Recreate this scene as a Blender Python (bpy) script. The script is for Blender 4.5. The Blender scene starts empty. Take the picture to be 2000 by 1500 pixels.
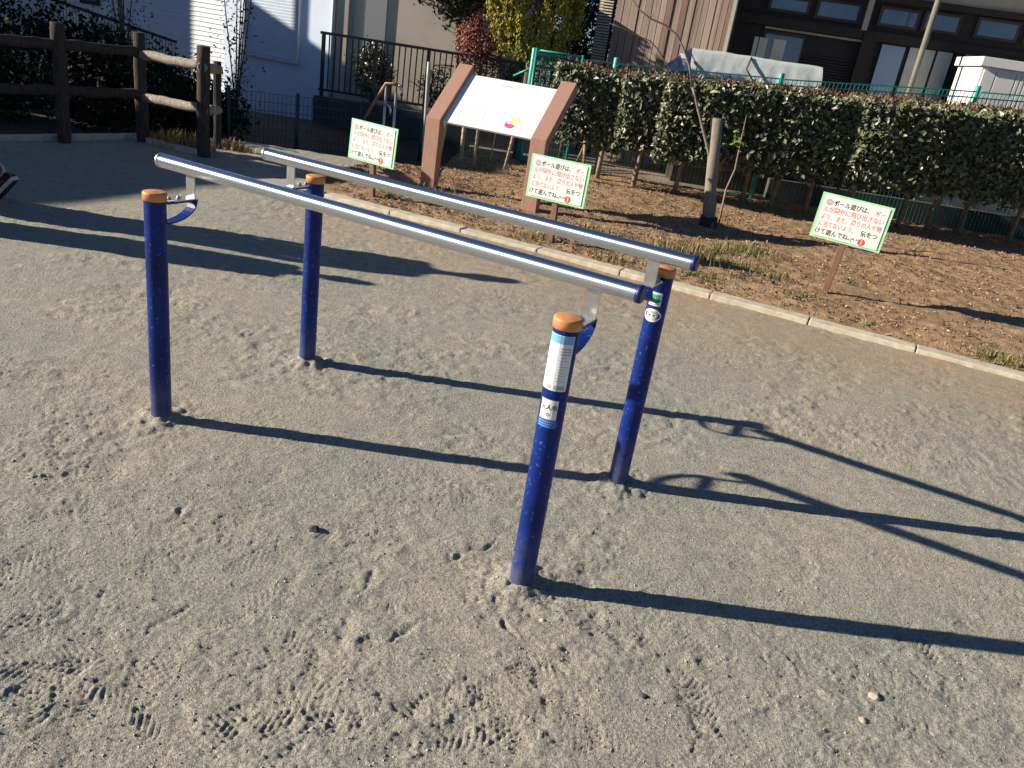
import bpy, bmesh, math, random
import numpy as np
from mathutils import Vector, Matrix

rng = np.random.default_rng(7)
random.seed(7)
scene = bpy.context.scene
COL = scene.collection
R = math.radians

# ------------------------------------------------------------------ camera
CAM_H = 1.5
PITCH, ROLL, FPX = R(22.975), R(8.931), 1566.5
fwd = np.array([0, math.cos(PITCH), -math.sin(PITCH)])
_r0 = np.array([1.0, 0, 0]); _u0 = np.cross(_r0, fwd)
rgt = math.cos(ROLL) * _r0 + math.sin(ROLL) * _u0
upv = -math.sin(ROLL) * _r0 + math.cos(ROLL) * _u0
cam = bpy.data.cameras.new('camera')
cam.sensor_width = 36.0
cam.lens = FPX / 2000 * 36.0
cam.clip_start, cam.clip_end = 0.05, 2000
camo = bpy.data.objects.new('camera', cam)
COL.objects.link(camo)
M = Matrix.Identity(4)
for i in range(3):
    M[i][0], M[i][1], M[i][2] = rgt[i], upv[i], -fwd[i]
M[2][3] = CAM_H
camo.matrix_world = M
scene.camera = camo

# ------------------------------------------------------------------ light
SUN_AZ, SUN_EL = R(2.4), R(21.7)      # direction the light travels, in plan; height of the sun
world = bpy.data.worlds.new('World'); scene.world = world
world.use_nodes = True
wn = world.node_tree.nodes; wl = world.node_tree.links
sky = wn.new('ShaderNodeTexSky'); sky.sky_type = 'NISHITA'; sky.sun_disc = False
sky.sun_elevation = SUN_EL; sky.sun_rotation = R(270 - 2.4)
sky.air_density = 0.7; sky.dust_density = 0.15; sky.ozone_density = 5.0
bgn = wn.get('Background') or wn.new('ShaderNodeBackground')
bgn.inputs['Strength'].default_value = 0.05
wl.new(sky.outputs[0], bgn.inputs['Color'])
sun = bpy.data.lights.new('sun', 'SUN'); sun.energy = 5.0; sun.angle = R(0.5); sun.color = (1.0, 0.90, 0.75)
suno = bpy.data.objects.new('sun', sun); COL.objects.link(suno)
suno.rotation_euler = Vector((math.cos(SUN_AZ) * math.cos(SUN_EL), math.sin(SUN_AZ) * math.cos(SUN_EL), -math.sin(SUN_EL))).to_track_quat('-Z', 'Y').to_euler()
scene.view_settings.view_transform = 'Standard'
scene.view_settings.look = 'None'
scene.view_settings.exposure = 0.88
scene.view_settings.gamma = 1.0
scene.view_settings.use_curve_mapping = False

# ------------------------------------------------------------------ survey helpers: photo measurements -> places in the world
def ray(x, y):
    return fwd + rgt * (x - 1000) / FPX - upv * (y - 750) / FPX
O = np.array([0, 0, CAM_H])
def g(x, y, z=0.0):
    d = ray(x, y); return O + d * ((z - CAM_H) / d[2])
def at(x, y, Y):
    d = ray(x, y); return O + d * (Y / d[1])
def onplane(x, y, p0, n):
    d = ray(x, y); return O + d * (((np.asarray(p0) - O) @ n) / (d @ n))

# ------------------------------------------------------------------ materials
def mat(name, col, rough=0.7, metal=0.0, var=0.0, scale=8.0, col2=None, bump=0.0, bscale=60.0, coat=0.0, attr=None, spec=0.5, stretch=None, trans=0.0):
    m = bpy.data.materials.new(name); m.use_nodes = True
    nt = m.node_tree; n = nt.nodes; l = nt.links
    b = n['Principled BSDF']
    b.inputs['Roughness'].default_value = rough; b.inputs['Metallic'].default_value = metal
    b.inputs['Coat Weight'].default_value = coat; b.inputs['Specular IOR Level'].default_value = spec
    if trans:
        b.inputs['Transmission Weight'].default_value = trans
    geo = n.new('ShaderNodeNewGeometry'); vec = geo.outputs['Position']
    if stretch:
        mp = n.new('ShaderNodeMapping'); mp.inputs['Scale'].default_value = stretch
        l.new(vec, mp.inputs[0]); vec = mp.outputs[0]
    c = tuple(col) + (1,)
    if attr:
        a = n.new('ShaderNodeAttribute'); a.attribute_name = 'rnd'
        rp = n.new('ShaderNodeValToRGB'); l.new(a.outputs['Fac'], rp.inputs[0])
        els = rp.color_ramp.elements
        while len(els) < len(attr): els.new(0.5)
        for e, (p, cc) in zip(els, attr):
            e.position = p; e.color = tuple(cc) + (1,)
        l.new(rp.outputs[0], b.inputs['Base Color'])
    elif var or col2:
        t = n.new('ShaderNodeTexNoise'); t.inputs['Scale'].default_value = scale; t.inputs['Detail'].default_value = 6; t.inputs['Roughness'].default_value = 0.6
        l.new(vec, t.inputs['Vector'])
        rp = n.new('ShaderNodeValToRGB'); l.new(t.outputs[0], rp.inputs[0])
        e = rp.color_ramp.elements
        e[0].position, e[1].position = 0.32, 0.68
        if col2:
            e[0].color = tuple(col2) + (1,); e[1].color = c
        else:
            e[0].color = tuple(x * (1 - var) for x in col) + (1,); e[1].color = tuple(min(1, x * (1 + var)) for x in col) + (1,)
        l.new(rp.outputs[0], b.inputs['Base Color'])
    else:
        b.inputs['Base Color'].default_value = c
    if bump:
        t = n.new('ShaderNodeTexNoise'); t.inputs['Scale'].default_value = bscale; t.inputs['Detail'].default_value = 5
        l.new(vec, t.inputs['Vector'])
        bp = n.new('ShaderNodeBump'); bp.inputs['Strength'].default_value = 1.0; bp.inputs['Distance'].default_value = bump
        l.new(t.outputs[0], bp.inputs['Height']); l.new(bp.outputs[0], b.inputs['Normal'])
    return m

def sand_material():
    m = bpy.data.materials.new('sand'); m.use_nodes = True
    nt = m.node_tree; n = nt.nodes; l = nt.links; b = n['Principled BSDF']
    b.inputs['Roughness'].default_value = 0.92; b.inputs['Specular IOR Level'].default_value = 0.2
    pos = n.new('ShaderNodeNewGeometry').outputs['Position']
    def noise(s, d=6, r=.6):
        t = n.new('ShaderNodeTexNoise'); t.inputs['Scale'].default_value = s; t.inputs['Detail'].default_value = d; t.inputs['Roughness'].default_value = r
        l.new(pos, t.inputs['Vector']); return t.outputs[0]
    def ramp(f, a, b_, pa, pb):
        rp = n.new('ShaderNodeValToRGB'); l.new(f, rp.inputs[0]); e = rp.color_ramp.elements
        e[0].position, e[1].position = pa, pb; e[0].color = a + (1,); e[1].color = b_ + (1,); return rp.outputs[0]
    big = ramp(noise(0.9, 4), (0.340, 0.333, 0.290), (0.400, 0.366, 0.302), .40, .64)
    mid = ramp(noise(14, 5), (0.80, 0.83, 0.84), (1.12, 1.10, 1.07), .3, .7)
    fin = ramp(noise(330, 3, .7), (0.50, 0.50, 0.52), (1.42, 1.41, 1.38), .33, .67)
    def mul(a, c):
        x = n.new('ShaderNodeMix'); x.data_type = 'RGBA'; x.blend_type = 'MULTIPLY'; x.inputs[0].default_value = 1
        l.new(a, x.inputs[6]); l.new(c, x.inputs[7]); return x.outputs[2]
    # warmer, browner soil spilling over from the planting bed
    sx = n.new('ShaderNodeSeparateXYZ'); l.new(pos, sx.inputs[0])
    ma = n.new('ShaderNodeMath'); ma.operation = 'MULTIPLY_ADD'; ma.inputs[1].default_value = 0.43; l.new(sx.outputs[0], ma.inputs[0]); l.new(sx.outputs[1], ma.inputs[2])
    mr = n.new('ShaderNodeMapRange'); mr.inputs['From Min'].default_value = 4.3; mr.inputs['From Max'].default_value = 6.3; mr.inputs['To Max'].default_value = 1.7; l.new(ma.outputs[0], mr.inputs['Value'])
    nm = n.new('ShaderNodeMath'); nm.operation = 'MULTIPLY'; l.new(mr.outputs[0], nm.inputs[0]); l.new(noise(2.2, 5), nm.inputs[1])
    xm = n.new('ShaderNodeMix'); xm.data_type = 'RGBA'; mx_ = n.new('ShaderNodeMapRange'); mx_.inputs['From Min'].default_value = -2.5; mx_.inputs['From Max'].default_value = -1.2; l.new(sx.outputs[0], mx_.inputs['Value'])
    nm2 = n.new('ShaderNodeMath'); nm2.operation = 'MULTIPLY'; l.new(nm.outputs[0], nm2.inputs[0]); l.new(mx_.outputs[0], nm2.inputs[1]); l.new(nm2.outputs[0], xm.inputs[0]); l.new(big, xm.inputs[6]); xm.inputs[7].default_value = (0.41, 0.30, 0.205, 1)
    spk = ramp(noise(120, 2, .5), (0.72, 0.72, 0.73), (1.16, 1.16, 1.15), .34, .56)
    l.new(mul(mul(mul(xm.outputs[2], mid), fin), spk), b.inputs['Base Color'])
    bp = n.new('ShaderNodeBump'); bp.inputs['Strength'].default_value = 1; bp.inputs['Distance'].default_value = 0.0045
    l.new(noise(260, 4, .65), bp.inputs['Height'])
    b2 = n.new('ShaderNodeBump'); b2.inputs['Strength'].default_value = .8; b2.inputs['Distance'].default_value = 0.006
    l.new(noise(95, 3, .6), b2.inputs['Height']); l.new(b2.outputs[0], bp.inputs['Normal']); l.new(bp.outputs[0], b.inputs['Normal'])
    return m

MT = {}
MT['sand'] = sand_material()
MT['soil'] = mat('soil', (0.42, 0.285, 0.165), 0.95, col2=(0.24, 0.15, 0.09), scale=9, bump=0.012, bscale=70, spec=.2)
MT['shaded_soil'] = mat('shaded_soil', (0.055, 0.042, 0.03), 0.95, var=.4, scale=8, bump=.02, bscale=30)
MT['asphalt'] = mat('asphalt', (0.020, 0.020, 0.022), 0.9, var=.25, scale=5, bump=.003, bscale=200)
MT['dirt'] = mat('dirt', (0.24, 0.19, 0.14), 0.95, var=.25, scale=2, bump=.01, bscale=40)
MT['kerb'] = mat('kerb_concrete', (0.52, 0.47, 0.36), 0.9, var=.22, scale=14, bump=.003, bscale=130)
MT['concrete'] = mat('concrete', (0.36, 0.35, 0.32), 0.9, var=.15, scale=6, bump=.003, bscale=90)
MT['dark_concrete'] = mat('dark_concrete', (0.06, 0.06, 0.065), 0.9, var=.3, scale=3, bump=.004, bscale=60)
MT['steel'] = mat('polished_steel', (0.78, 0.82, 0.88), 0.10, 1.0)
MT['plate'] = mat('brushed_steel', (0.62, 0.62, 0.60), 0.35, 1.0, var=.1, scale=40)
MT['blue'] = mat('blue_paint', (0.002, 0.018, 0.15), 0.45, spec=.25, var=.25, scale=9, coat=.0, bump=.0004, bscale=120)
MT['blue_cap'] = mat('blue_plastic', (0.006, 0.016, 0.11), 0.45)
MT['orange'] = mat('orange_plastic', (0.58, 0.25, 0.085), 0.5, var=.18, scale=30, bump=.0004, bscale=90)
MT['white_print'] = mat('white_vinyl', (0.80, 0.80, 0.78), 0.35, var=.03, scale=40)
MT['light_blue'] = mat('light_blue_print', (0.18, 0.42, 0.66), 0.4)
MT['black_ink'] = mat('black_ink', (0.02, 0.02, 0.022), 0.5)
MT['grey_ink'] = mat('grey_ink', (0.40, 0.44, 0.44), 0.5)
MT['pale_ink'] = mat('pale_ink', (0.66, 0.71, 0.68), 0.5)
MT['red_ink'] = mat('red_ink', (0.78, 0.20, 0.22), 0.5)
MT['pink_ink'] = mat('pink_ink', (0.80, 0.42, 0.45), 0.5)
MT['magenta_ink'] = mat('magenta_ink', (0.72, 0.10, 0.26), 0.5)
MT['lime_ink'] = mat('lime_ink', (0.62, 0.72, 0.16), 0.5)
MT['green_ink'] = mat('green_ink', (0.03, 0.40, 0.13), 0.5)
MT['green_edge'] = mat('green_border', (0.36, 0.72, 0.42), 0.5, var=.1, scale=20)
MT['sign_white'] = mat('sign_white', (0.80, 0.84, 0.76), 0.4, var=.03, scale=8)
MT['board_white'] = mat('board_white', (0.86, 0.87, 0.84), 0.35, var=.02, scale=4)
MT['brown_paint'] = mat('brown_paint', (0.36, 0.205, 0.15), 0.6, var=.14, scale=12, stretch=(6, 6, 1), bump=.0015, bscale=40)
MT['brown_wood'] = mat('brown_stake', (0.20, 0.095, 0.06), 0.7, var=.2, scale=20, stretch=(4, 4, 1))
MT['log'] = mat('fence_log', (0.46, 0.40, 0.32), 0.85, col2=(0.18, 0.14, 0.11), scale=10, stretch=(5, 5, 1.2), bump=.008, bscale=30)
MT['log_post_shade'] = mat('fence_post_shade_wood', (0.105, 0.08, 0.065), 0.9, spec=.15, col2=(0.040, 0.030, 0.026), scale=14, stretch=(6, 6, .7), bump=.008, bscale=30)  # post wood, darkened; also carries the shade of the left rails
MT['black_metal'] = mat('black_metal', (0.018, 0.016, 0.016), 0.45)
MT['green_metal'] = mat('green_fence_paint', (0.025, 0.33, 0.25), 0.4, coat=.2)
MT['shade_green'] = mat('shaded_green_paint', (0.006, 0.05, 0.045), 0.5)  # shaded copy of the green fence paint, for the lane fence
MT['eave_post'] = mat('weathered_post', (0.17, 0.155, 0.12), 0.8, var=.2, scale=6)
MT['shade_leaf'] = mat('matt_shaded_leaf', (0, 0, 0), 0.8, spec=.15, attr=[(0, (0.008, 0.010, 0.006)), (1, (0.035, 0.040, 0.02))])  # leaf colour darkened to carry the shade of the bank
MT['purple_leaf'] = mat('purplish_leaf', (0, 0, 0), 0.7, spec=.2, attr=[(0, (0.03, 0.025, 0.03)), (.6, (0.075, 0.055, 0.06)), (1, (0.15, 0.10, 0.09))])
MT['grey_pole'] = mat('grey_pole', (0.42, 0.40, 0.34), 0.5, var=.1, scale=6)
MT['bamboo'] = mat('bamboo', (0.50, 0.42, 0.27), 0.6, col2=(0.33, 0.27, 0.17), scale=9, bump=.002, bscale=50)
MT['bark'] = mat('bark', (0.22, 0.17, 0.12), 0.9, col2=(0.10, 0.075, 0.055), scale=14, stretch=(3, 3, 1), bump=.006, bscale=40)
MT['stem'] = mat('hedge_stem', (0.34, 0.25, 0.15), 0.9, col2=(0.18, 0.13, 0.08), scale=16, bump=.006, bscale=40)
MT['stake'] = mat('stake_wood', (0.30, 0.26, 0.20), 0.85, col2=(0.18, 0.15, 0.12), scale=14, stretch=(5, 5, .6), bump=.005, bscale=40)
MT['rope'] = mat('rope', (0.05, 0.035, 0.03), 0.9, var=.3, scale=60)
MT['hedge_leaf'] = mat('hedge_leaf', (0, 0, 0), 0.42, attr=[(0, (0.038, 0.045, 0.024)), (.4, (0.105, 0.122, 0.060)), (.75, (0.18, 0.20, 0.10)), (.93, (0.34, 0.33, 0.19)), (1, (0.32, 0.16, 0.085))])
MT['hedge_tip'] = mat('hedge_tip_leaf', (0, 0, 0), 0.4, attr=[(0, (0.07, 0.05, 0.022)), (.5, (0.16, 0.065, 0.035)), (1, (0.24, 0.10, 0.055))])
MT['gold_leaf'] = mat('golden_conifer_leaf', (0, 0, 0), 0.6, attr=[(0, (0.08, 0.11, 0.018)), (.4, (0.27, 0.25, 0.03)), (1, (0.48, 0.38, 0.04))])
MT['red_leaf'] = mat('red_leaf', (0, 0, 0), 0.5, attr=[(0, (0.09, 0.03, 0.02)), (.5, (0.25, 0.055, 0.035)), (1, (0.42, 0.13, 0.07))])
MT['dark_leaf'] = mat('dark_leaf', (0, 0, 0), 0.25, attr=[(0, (0.010, 0.018, 0.008)), (.7, (0.028, 0.045, 0.016)), (1, (0.07, 0.08, 0.03))])
MT['dull_leaf'] = mat('dull_leaf', (0, 0, 0), 0.55, attr=[(0, (0.02, 0.02, 0.014)), (.7, (0.05, 0.05, 0.025)), (1, (0.10, 0.075, 0.05))])
MT['litter'] = mat('fallen_leaf', (0, 0, 0), 0.8, attr=[(0, (0.10, 0.06, 0.035)), (.4, (0.25, 0.155, 0.09)), (.75, (0.40, 0.28, 0.17)), (.9, (0.28, 0.12, 0.075)), (1, (0.62, 0.52, 0.38))])
MT['grass'] = mat('grass_blade', (0, 0, 0), 0.7, attr=[(0, (0.05, 0.10, 0.015)), (.6, (0.11, 0.15, 0.03)), (1, (0.34, 0.27, 0.10))])
MT['dry_grass'] = mat('dry_grass_blade', (0, 0, 0), 0.7, attr=[(0, (0.20, 0.12, 0.04)), (.6, (0.40, 0.25, 0.09)), (1, (0.55, 0.38, 0.17))])
MT['house_white'] = mat('white_render', (0.62, 0.71, 0.84), 0.8, var=.04, scale=3)
MT['siding'] = mat('cream_siding', (0.68, 0.73, 0.78), 0.7, var=.04, scale=4)
MT['beige_wall'] = mat('beige_wall', (0.62, 0.555, 0.45), 0.85, var=.06, scale=3)
MT['grey_strip'] = mat('grey_wall_panel', (0.36, 0.37, 0.38), 0.7)
MT['shutter'] = mat('shutter_slat', (0.62, 0.70, 0.80), 0.5, var=.03, scale=5)
MT['frame'] = mat('aluminium_frame', (0.60, 0.61, 0.62), 0.4)
MT['roof'] = mat('dark_roof', (0.07, 0.07, 0.08), 0.7, var=.2, scale=6)
MT['old_board'] = mat('weathered_board', (0.40, 0.30, 0.24), 0.85, col2=(0.20, 0.135, 0.105), scale=1.6, stretch=(6, 6, .25), bump=.004, bscale=30)
MT['old_board_light'] = mat('pale_weathered_board', (0.46, 0.36, 0.29), 0.85, col2=(0.27, 0.19, 0.15), scale=1.6, stretch=(6, 6, .25), bump=.004, bscale=30)
MT['old_board_dark'] = mat('brown_weathered_board', (0.30, 0.20, 0.155), 0.85, col2=(0.15, 0.095, 0.075), scale=1.6, stretch=(6, 6, .25), bump=.004, bscale=30)
MT['dark_wood'] = mat('dark_timber', (0.030, 0.020, 0.016), 0.7, var=.3, scale=8, stretch=(5, 5, .6))
MT['sky_tint_glass'] = mat('sky_tint_glass', (0.10, 0.15, 0.23), 0.08, var=.25, scale=2, spec=1.0)  # blue base colour stands in for reflected sky
MT['door_blue'] = mat('pale_blue_door', (0.34, 0.46, 0.62), 0.4, var=.06, scale=3)
MT['door_beige'] = mat('paper_screen', (0.74, 0.70, 0.58), 0.8, var=.1, scale=4)
MT['soffit'] = mat('grey_soffit', (0.42, 0.38, 0.31), 0.85, var=.1, scale=4)
MT['lattice'] = mat('dark_lattice', (0.06, 0.045, 0.04), 0.7)
MT['louvre'] = mat('louvre_slat', (0.66, 0.57, 0.45), 0.8, col2=(0.40, 0.33, 0.26), scale=12)
MT['tarp'] = mat('silver_tarp', (0.56, 0.60, 0.58), 0.5, var=.06, scale=5, bump=.006, bscale=9)
MT['tarp_blue'] = mat('blue_sheet', (0.006, 0.016, 0.055), 0.5, var=.3, scale=8, bump=.02, bscale=9)
MT['shed'] = mat('shed_white', (0.74, 0.72, 0.68), 0.5, var=.04, scale=4)
MT['pebble'] = mat('dark_pebble', (0.045, 0.045, 0.05), 0.8, var=.3, scale=60, bump=.003, bscale=90)
MT['pale_pebble'] = mat('pale_pebble', (0.42, 0.36, 0.28), 0.8, var=.2, scale=60, bump=.003, bscale=90)
MT['skin'] = mat('skin', (0.52, 0.33, 0.24), 0.55)
MT['hair'] = mat('black_hair', (0.015, 0.012, 0.011), 0.5)
MT['coat'] = mat('navy_coat', (0.03, 0.035, 0.06), 0.85, var=.15, scale=30)
MT['child_coat'] = mat('grey_coat', (0.16, 0.16, 0.18), 0.85, var=.15, scale=30)
MT['jeans'] = mat('blue_denim', (0.05, 0.10, 0.24), 0.85, var=.2, scale=40)
MT['shoe'] = mat('dark_shoe', (0.03, 0.015, 0.02), 0.6)
MT['shoe_red'] = mat('red_stripe', (0.24, 0.03, 0.035), 0.6)
MT['sole'] = mat('white_sole', (0.62, 0.60, 0.60), 0.6)

def _steel():                               # pipe buffed round its girth: the sheen is drawn out along its length
    m = MT['steel']; nt = m.node_tree; b = nt.nodes['Principled BSDF']
    b.inputs['Roughness'].default_value = .33; b.inputs['Anisotropic'].default_value = .80; b.inputs['Anisotropic Rotation'].default_value = .25
    t = nt.nodes.new('ShaderNodeTangent'); t.direction_type = 'RADIAL'; t.axis = 'X'
    nt.links.new(t.outputs[0], b.inputs['Tangent'])
_steel()
def _dusty_paint():
    m = MT['blue']; nt = m.node_tree; n = nt.nodes; l = nt.links; b = n['Principled BSDF']
    old = b.inputs['Base Color'].links[0].from_socket
    sx = n.new('ShaderNodeSeparateXYZ'); pos = n.new('ShaderNodeNewGeometry').outputs['Position']; l.new(pos, sx.inputs[0])
    mr = n.new('ShaderNodeMapRange'); mr.inputs['From Min'].default_value = .22; mr.inputs['From Max'].default_value = .0; l.new(sx.outputs[2], mr.inputs['Value'])
    t = n.new('ShaderNodeTexNoise'); t.inputs['Scale'].default_value = 16; t.inputs['Detail'].default_value = 9; t.inputs['Roughness'].default_value = .75; l.new(pos, t.inputs['Vector'])
    r2 = n.new('ShaderNodeMapRange'); r2.inputs['From Min'].default_value = .30; r2.inputs['From Max'].default_value = .90; l.new(t.outputs[0], r2.inputs['Value'])
    mu = n.new('ShaderNodeMath'); mu.operation = 'MULTIPLY'; l.new(mr.outputs[0], mu.inputs[0]); l.new(r2.outputs[0], mu.inputs[1])
    mx = n.new('ShaderNodeMix'); mx.data_type = 'RGBA'; l.new(mu.outputs[0], mx.inputs[0]); l.new(old, mx.inputs[6]); mx.inputs[7].default_value = (.20, .20, .20, 1); l.new(mx.outputs[2], b.inputs['Base Color'])
    # worn specks
    t2 = n.new('ShaderNodeTexNoise'); t2.inputs['Scale'].default_value = 90; t2.inputs['Detail'].default_value = 3; l.new(pos, t2.inputs['Vector'])
    r3 = n.new('ShaderNodeMapRange'); r3.inputs['From Min'].default_value = .62; r3.inputs['From Max'].default_value = .70; l.new(t2.outputs[0], r3.inputs['Value'])
    m3 = n.new('ShaderNodeMix'); m3.data_type = 'RGBA'; l.new(r3.outputs[0], m3.inputs[0]); l.new(mx.outputs[2], m3.inputs[6]); m3.inputs[7].default_value = (.07, .11, .26, 1); l.new(m3.outputs[2], b.inputs['Base Color'])
_dusty_paint()

# ------------------------------------------------------------------ object helpers
def link(o, parent=None):
    COL.objects.link(o)
    if parent is not None: o.parent = parent
    return o
def tag(o, label=None, cat=None, group=None, kind=None):
    if label: o['label'] = label
    if cat: o['category'] = cat
    if group: o['group'] = group
    if kind: o['kind'] = kind
    return o
def thing(name, loc, label, cat, group=None, rz=0.0):
    o = bpy.data.objects.new(name, None); o.empty_display_size = .1
    o.location = loc; o.rotation_euler = (0, 0, rz); link(o)
    return tag(o, label, cat, group)
def structure(name, loc=(0, 0, 0)):
    o = bpy.data.objects.new(name, None); o.location = loc; link(o); o['kind'] = 'structure'; return o

class MB:
    """collects shapes and links them as ONE mesh object"""
    def __init__(s): s.v = []; s.f = []; s.mi = []; s.sm = []; s.cur = 0
    def add(s, vs, fs, smooth=False):
        o = len(s.v); s.v.extend([tuple(map(float, p)) for p in vs])
        for f in fs: s.f.append(tuple(o + i for i in f)); s.mi.append(s.cur); s.sm.append(smooth)
        return s
    def obox(s, c, ax, ay, az):           # centre and three half-axis vectors
        c, ax, ay, az = map(np.asarray, (c, ax, ay, az)); vs = []
        for k in (-1, 1):
            for j in (-1, 1):
                for i in (-1, 1): vs.append(c + i * ax + j * ay + k * az)
        fs = [(0, 2, 3, 1), (4, 5, 7, 6), (0, 1, 5, 4), (2, 6, 7, 3), (0, 4, 6, 2), (1, 3, 7, 5)]
        if np.dot(np.cross(ax, ay), az) < 0: fs = [f[::-1] for f in fs]
        return s.add(vs, fs)
    def box(s, x0, x1, y0, y1, z0, z1):
        return s.obox(((x0 + x1) / 2, (y0 + y1) / 2, (z0 + z1) / 2), ((x1 - x0) / 2, 0, 0), (0, (y1 - y0) / 2, 0), (0, 0, (z1 - z0) / 2))
    def tube(s, pts, r, n=10, caps=True, wob=0.0):
        pts = [np.asarray(p, float) for p in pts]; rs = r if hasattr(r, '__len__') else [r] * len(pts)
        vs = []; ref = None
        for i, p in enumerate(pts):
            t = pts[min(i + 1, len(pts) - 1)] - pts[max(i - 1, 0)]; t = t / (np.linalg.norm(t) + 1e-9)
            if ref is None: ref = np.array([0, 0, 1.0]) if abs(t[2]) < .9 else np.array([1.0, 0, 0])
            a = np.cross(ref, t); a /= np.linalg.norm(a) + 1e-9; b = np.cross(t, a); ref = b if abs(t @ b) < .9 else ref
            for k in range(n):
                w = 1 + (random.uniform(-wob, wob) if wob else 0)
                th = 2 * math.pi * k / n; vs.append(p + rs[i] * w * (math.cos(th) * a + math.sin(th) * b))
        fs = []
        for i in range(len(pts) - 1):
            for k in range(n): fs.append((i * n + k, i * n + (k + 1) % n, (i + 1) * n + (k + 1) % n, (i + 1) * n + k))
        s.add(vs, fs, True)
        if caps:
            o = len(s.v) - len(vs)
            s.f.append(tuple(o + k for k in range(n))[::-1]); s.mi.append(s.cur); s.sm.append(False)
            s.f.append(tuple(o + (len(pts) - 1) * n + k for k in range(n))); s.mi.append(s.cur); s.sm.append(False)
        return s
    def prism(s, poly, ext):              # closed polygon swept along a vector
        n = len(poly); poly = [np.asarray(p, float) for p in poly]; ext = np.asarray(ext, float)
        vs = poly + [p + ext for p in poly]
        return s.add(vs, [tuple(range(n))[::-1], tuple(range(n, 2 * n))] + [(i, (i + 1) % n, n + (i + 1) % n, n + i) for i in range(n)])
    def disc(s, c, ax, ay, n=20, r0=0.0):
        c, ax, ay = map(np.asarray, (c, ax, ay))
        ring = [c + math.cos(2 * math.pi * k / n) * ax + math.sin(2 * math.pi * k / n) * ay for k in range(n)]
        if r0 == 0: return s.add(ring, [tuple(range(n))])
        inn = [c + r0 * (p - c) for p in ring]
        return s.add(ring + inn, [(k, (k + 1) % n, n + (k + 1) % n, n + k) for k in range(n)])
    def lathe(s, prof, n=24, c=(0, 0)):
        vs = []; fs = []
        for r, z in prof:
            for k in range(n): vs.append((c[0] + r * math.cos(2 * math.pi * k / n), c[1] + r * math.sin(2 * math.pi * k / n), z))
        for i in range(len(prof) - 1):
            for k in range(n): fs.append((i * n + k, i * n + (k + 1) % n, (i + 1) * n + (k + 1) % n, (i + 1) * n + k))
        return s.add(vs, fs, True)
    def build(s, name, mats, parent=None, loc=None, bevel=0.0, world=False):
        me = bpy.data.meshes.new(name); me.from_pydata(s.v, [], s.f)
        if not isinstance(mats, (list, tuple)): mats = [mats]
        for m in mats: me.materials.append(m)
        me.polygons.foreach_set('material_index', s.mi); me.polygons.foreach_set('use_smooth', s.sm); me.update()
        o = bpy.data.objects.new(name, me); link(o, parent)
        if world and parent is not None:        # shapes given in world coordinates
            mw = Matrix.LocRotScale(parent.location, parent.rotation_euler, None)
            if parent.parent: mw = Matrix.LocRotScale(parent.parent.location, parent.parent.rotation_euler, None) @ mw
            me.transform(mw.inverted())
        if loc is not None: o.location = loc
        if bevel:
            bm = bmesh.new(); bm.from_mesh(me)
            bmesh.ops.bevel(bm, geom=[e for e in bm.edges], offset=bevel, segments=2, affect='EDGES', profile=.6)
            bm.to_mesh(me); bm.free()
        return o

def fast_mesh(name, V, F, mats, parent=None, rnd=None, smooth=False):
    """V (n,3), F (m,k) numpy arrays"""
    me = bpy.data.meshes.new(name); k = F.shape[1]
    me.vertices.add(len(V)); me.vertices.foreach_set('co', V.astype(np.float32).ravel())
    me.loops.add(F.size); me.loops.foreach_set('vertex_index', F.astype(np.int32).ravel())
    me.polygons.add(len(F)); me.polygons.foreach_set('loop_start', np.arange(0, F.size, k, dtype=np.int32))
    me.polygons.foreach_set('use_smooth', np.full(len(F), smooth))
    if rnd is not None:
        a = me.attributes.new('rnd', 'FLOAT', 'POINT'); a.data.foreach_set('value', rnd.astype(np.float32))
    for m in (mats if isinstance(mats, (list, tuple)) else [mats]): me.materials.append(m)
    me.update(calc_edges=True)
    return link(bpy.data.objects.new(name, me), parent)

def unit(a): return a / (np.linalg.norm(a, axis=-1, keepdims=True) + 1e-9)

def leaf_mesh(name, P, N, size, m, parent=None, aspect=.5, fold=.25, up=None, rnd=None, origin=(0, 0, 0)):
    """one folded four-cornered leaf at each point P, facing N"""
    n = len(P); N = unit(N)
    D = rng.normal(size=(n, 3)) if up is None else up + rng.normal(size=(n, 3)) * .35
    T = unit(D - N * np.sum(D * N, 1, keepdims=True)); B = np.cross(N, T)
    L = (size * rng.uniform(.65, 1.3, n))[:, None]; W = L * aspect
    P = P - np.asarray(origin)
    V = np.stack([P - T * L * .5, P + B * W * .5 + N * W * fold - T * L * .05, P + T * L * .5, P - B * W * .5 + N * W * fold - T * L * .05], 1).reshape(-1, 3)
    i = np.arange(n)[:, None] * 4
    F = np.concatenate([i + [0, 2, 1], i + [0, 3, 2]], 0)
    if rnd is None: rnd = rng.random(n)
    return fast_mesh(name, V, F, m, parent, rnd=np.repeat(rnd, 4))

# smooth value noise for relief
_tabs = [rng.random((256, 256)) for _ in range(6)]
def vnoise(x, y, s, k=0):
    x = x / s; y = y / s; xi = np.floor(x).astype(int); yi = np.floor(y).astype(int); fx = x - xi; fy = y - yi
    fx = fx * fx * (3 - 2 * fx); fy = fy * fy * (3 - 2 * fy); T = _tabs[k % 6]
    a = T[xi & 255, yi & 255]; b = T[(xi + 1) & 255, yi & 255]; c = T[xi & 255, (yi + 1) & 255]; d = T[(xi + 1) & 255, (yi + 1) & 255]
    return (a * (1 - fx) + b * fx) * (1 - fy) + (c * (1 - fx) + d * fx) * fy - .5

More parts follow.
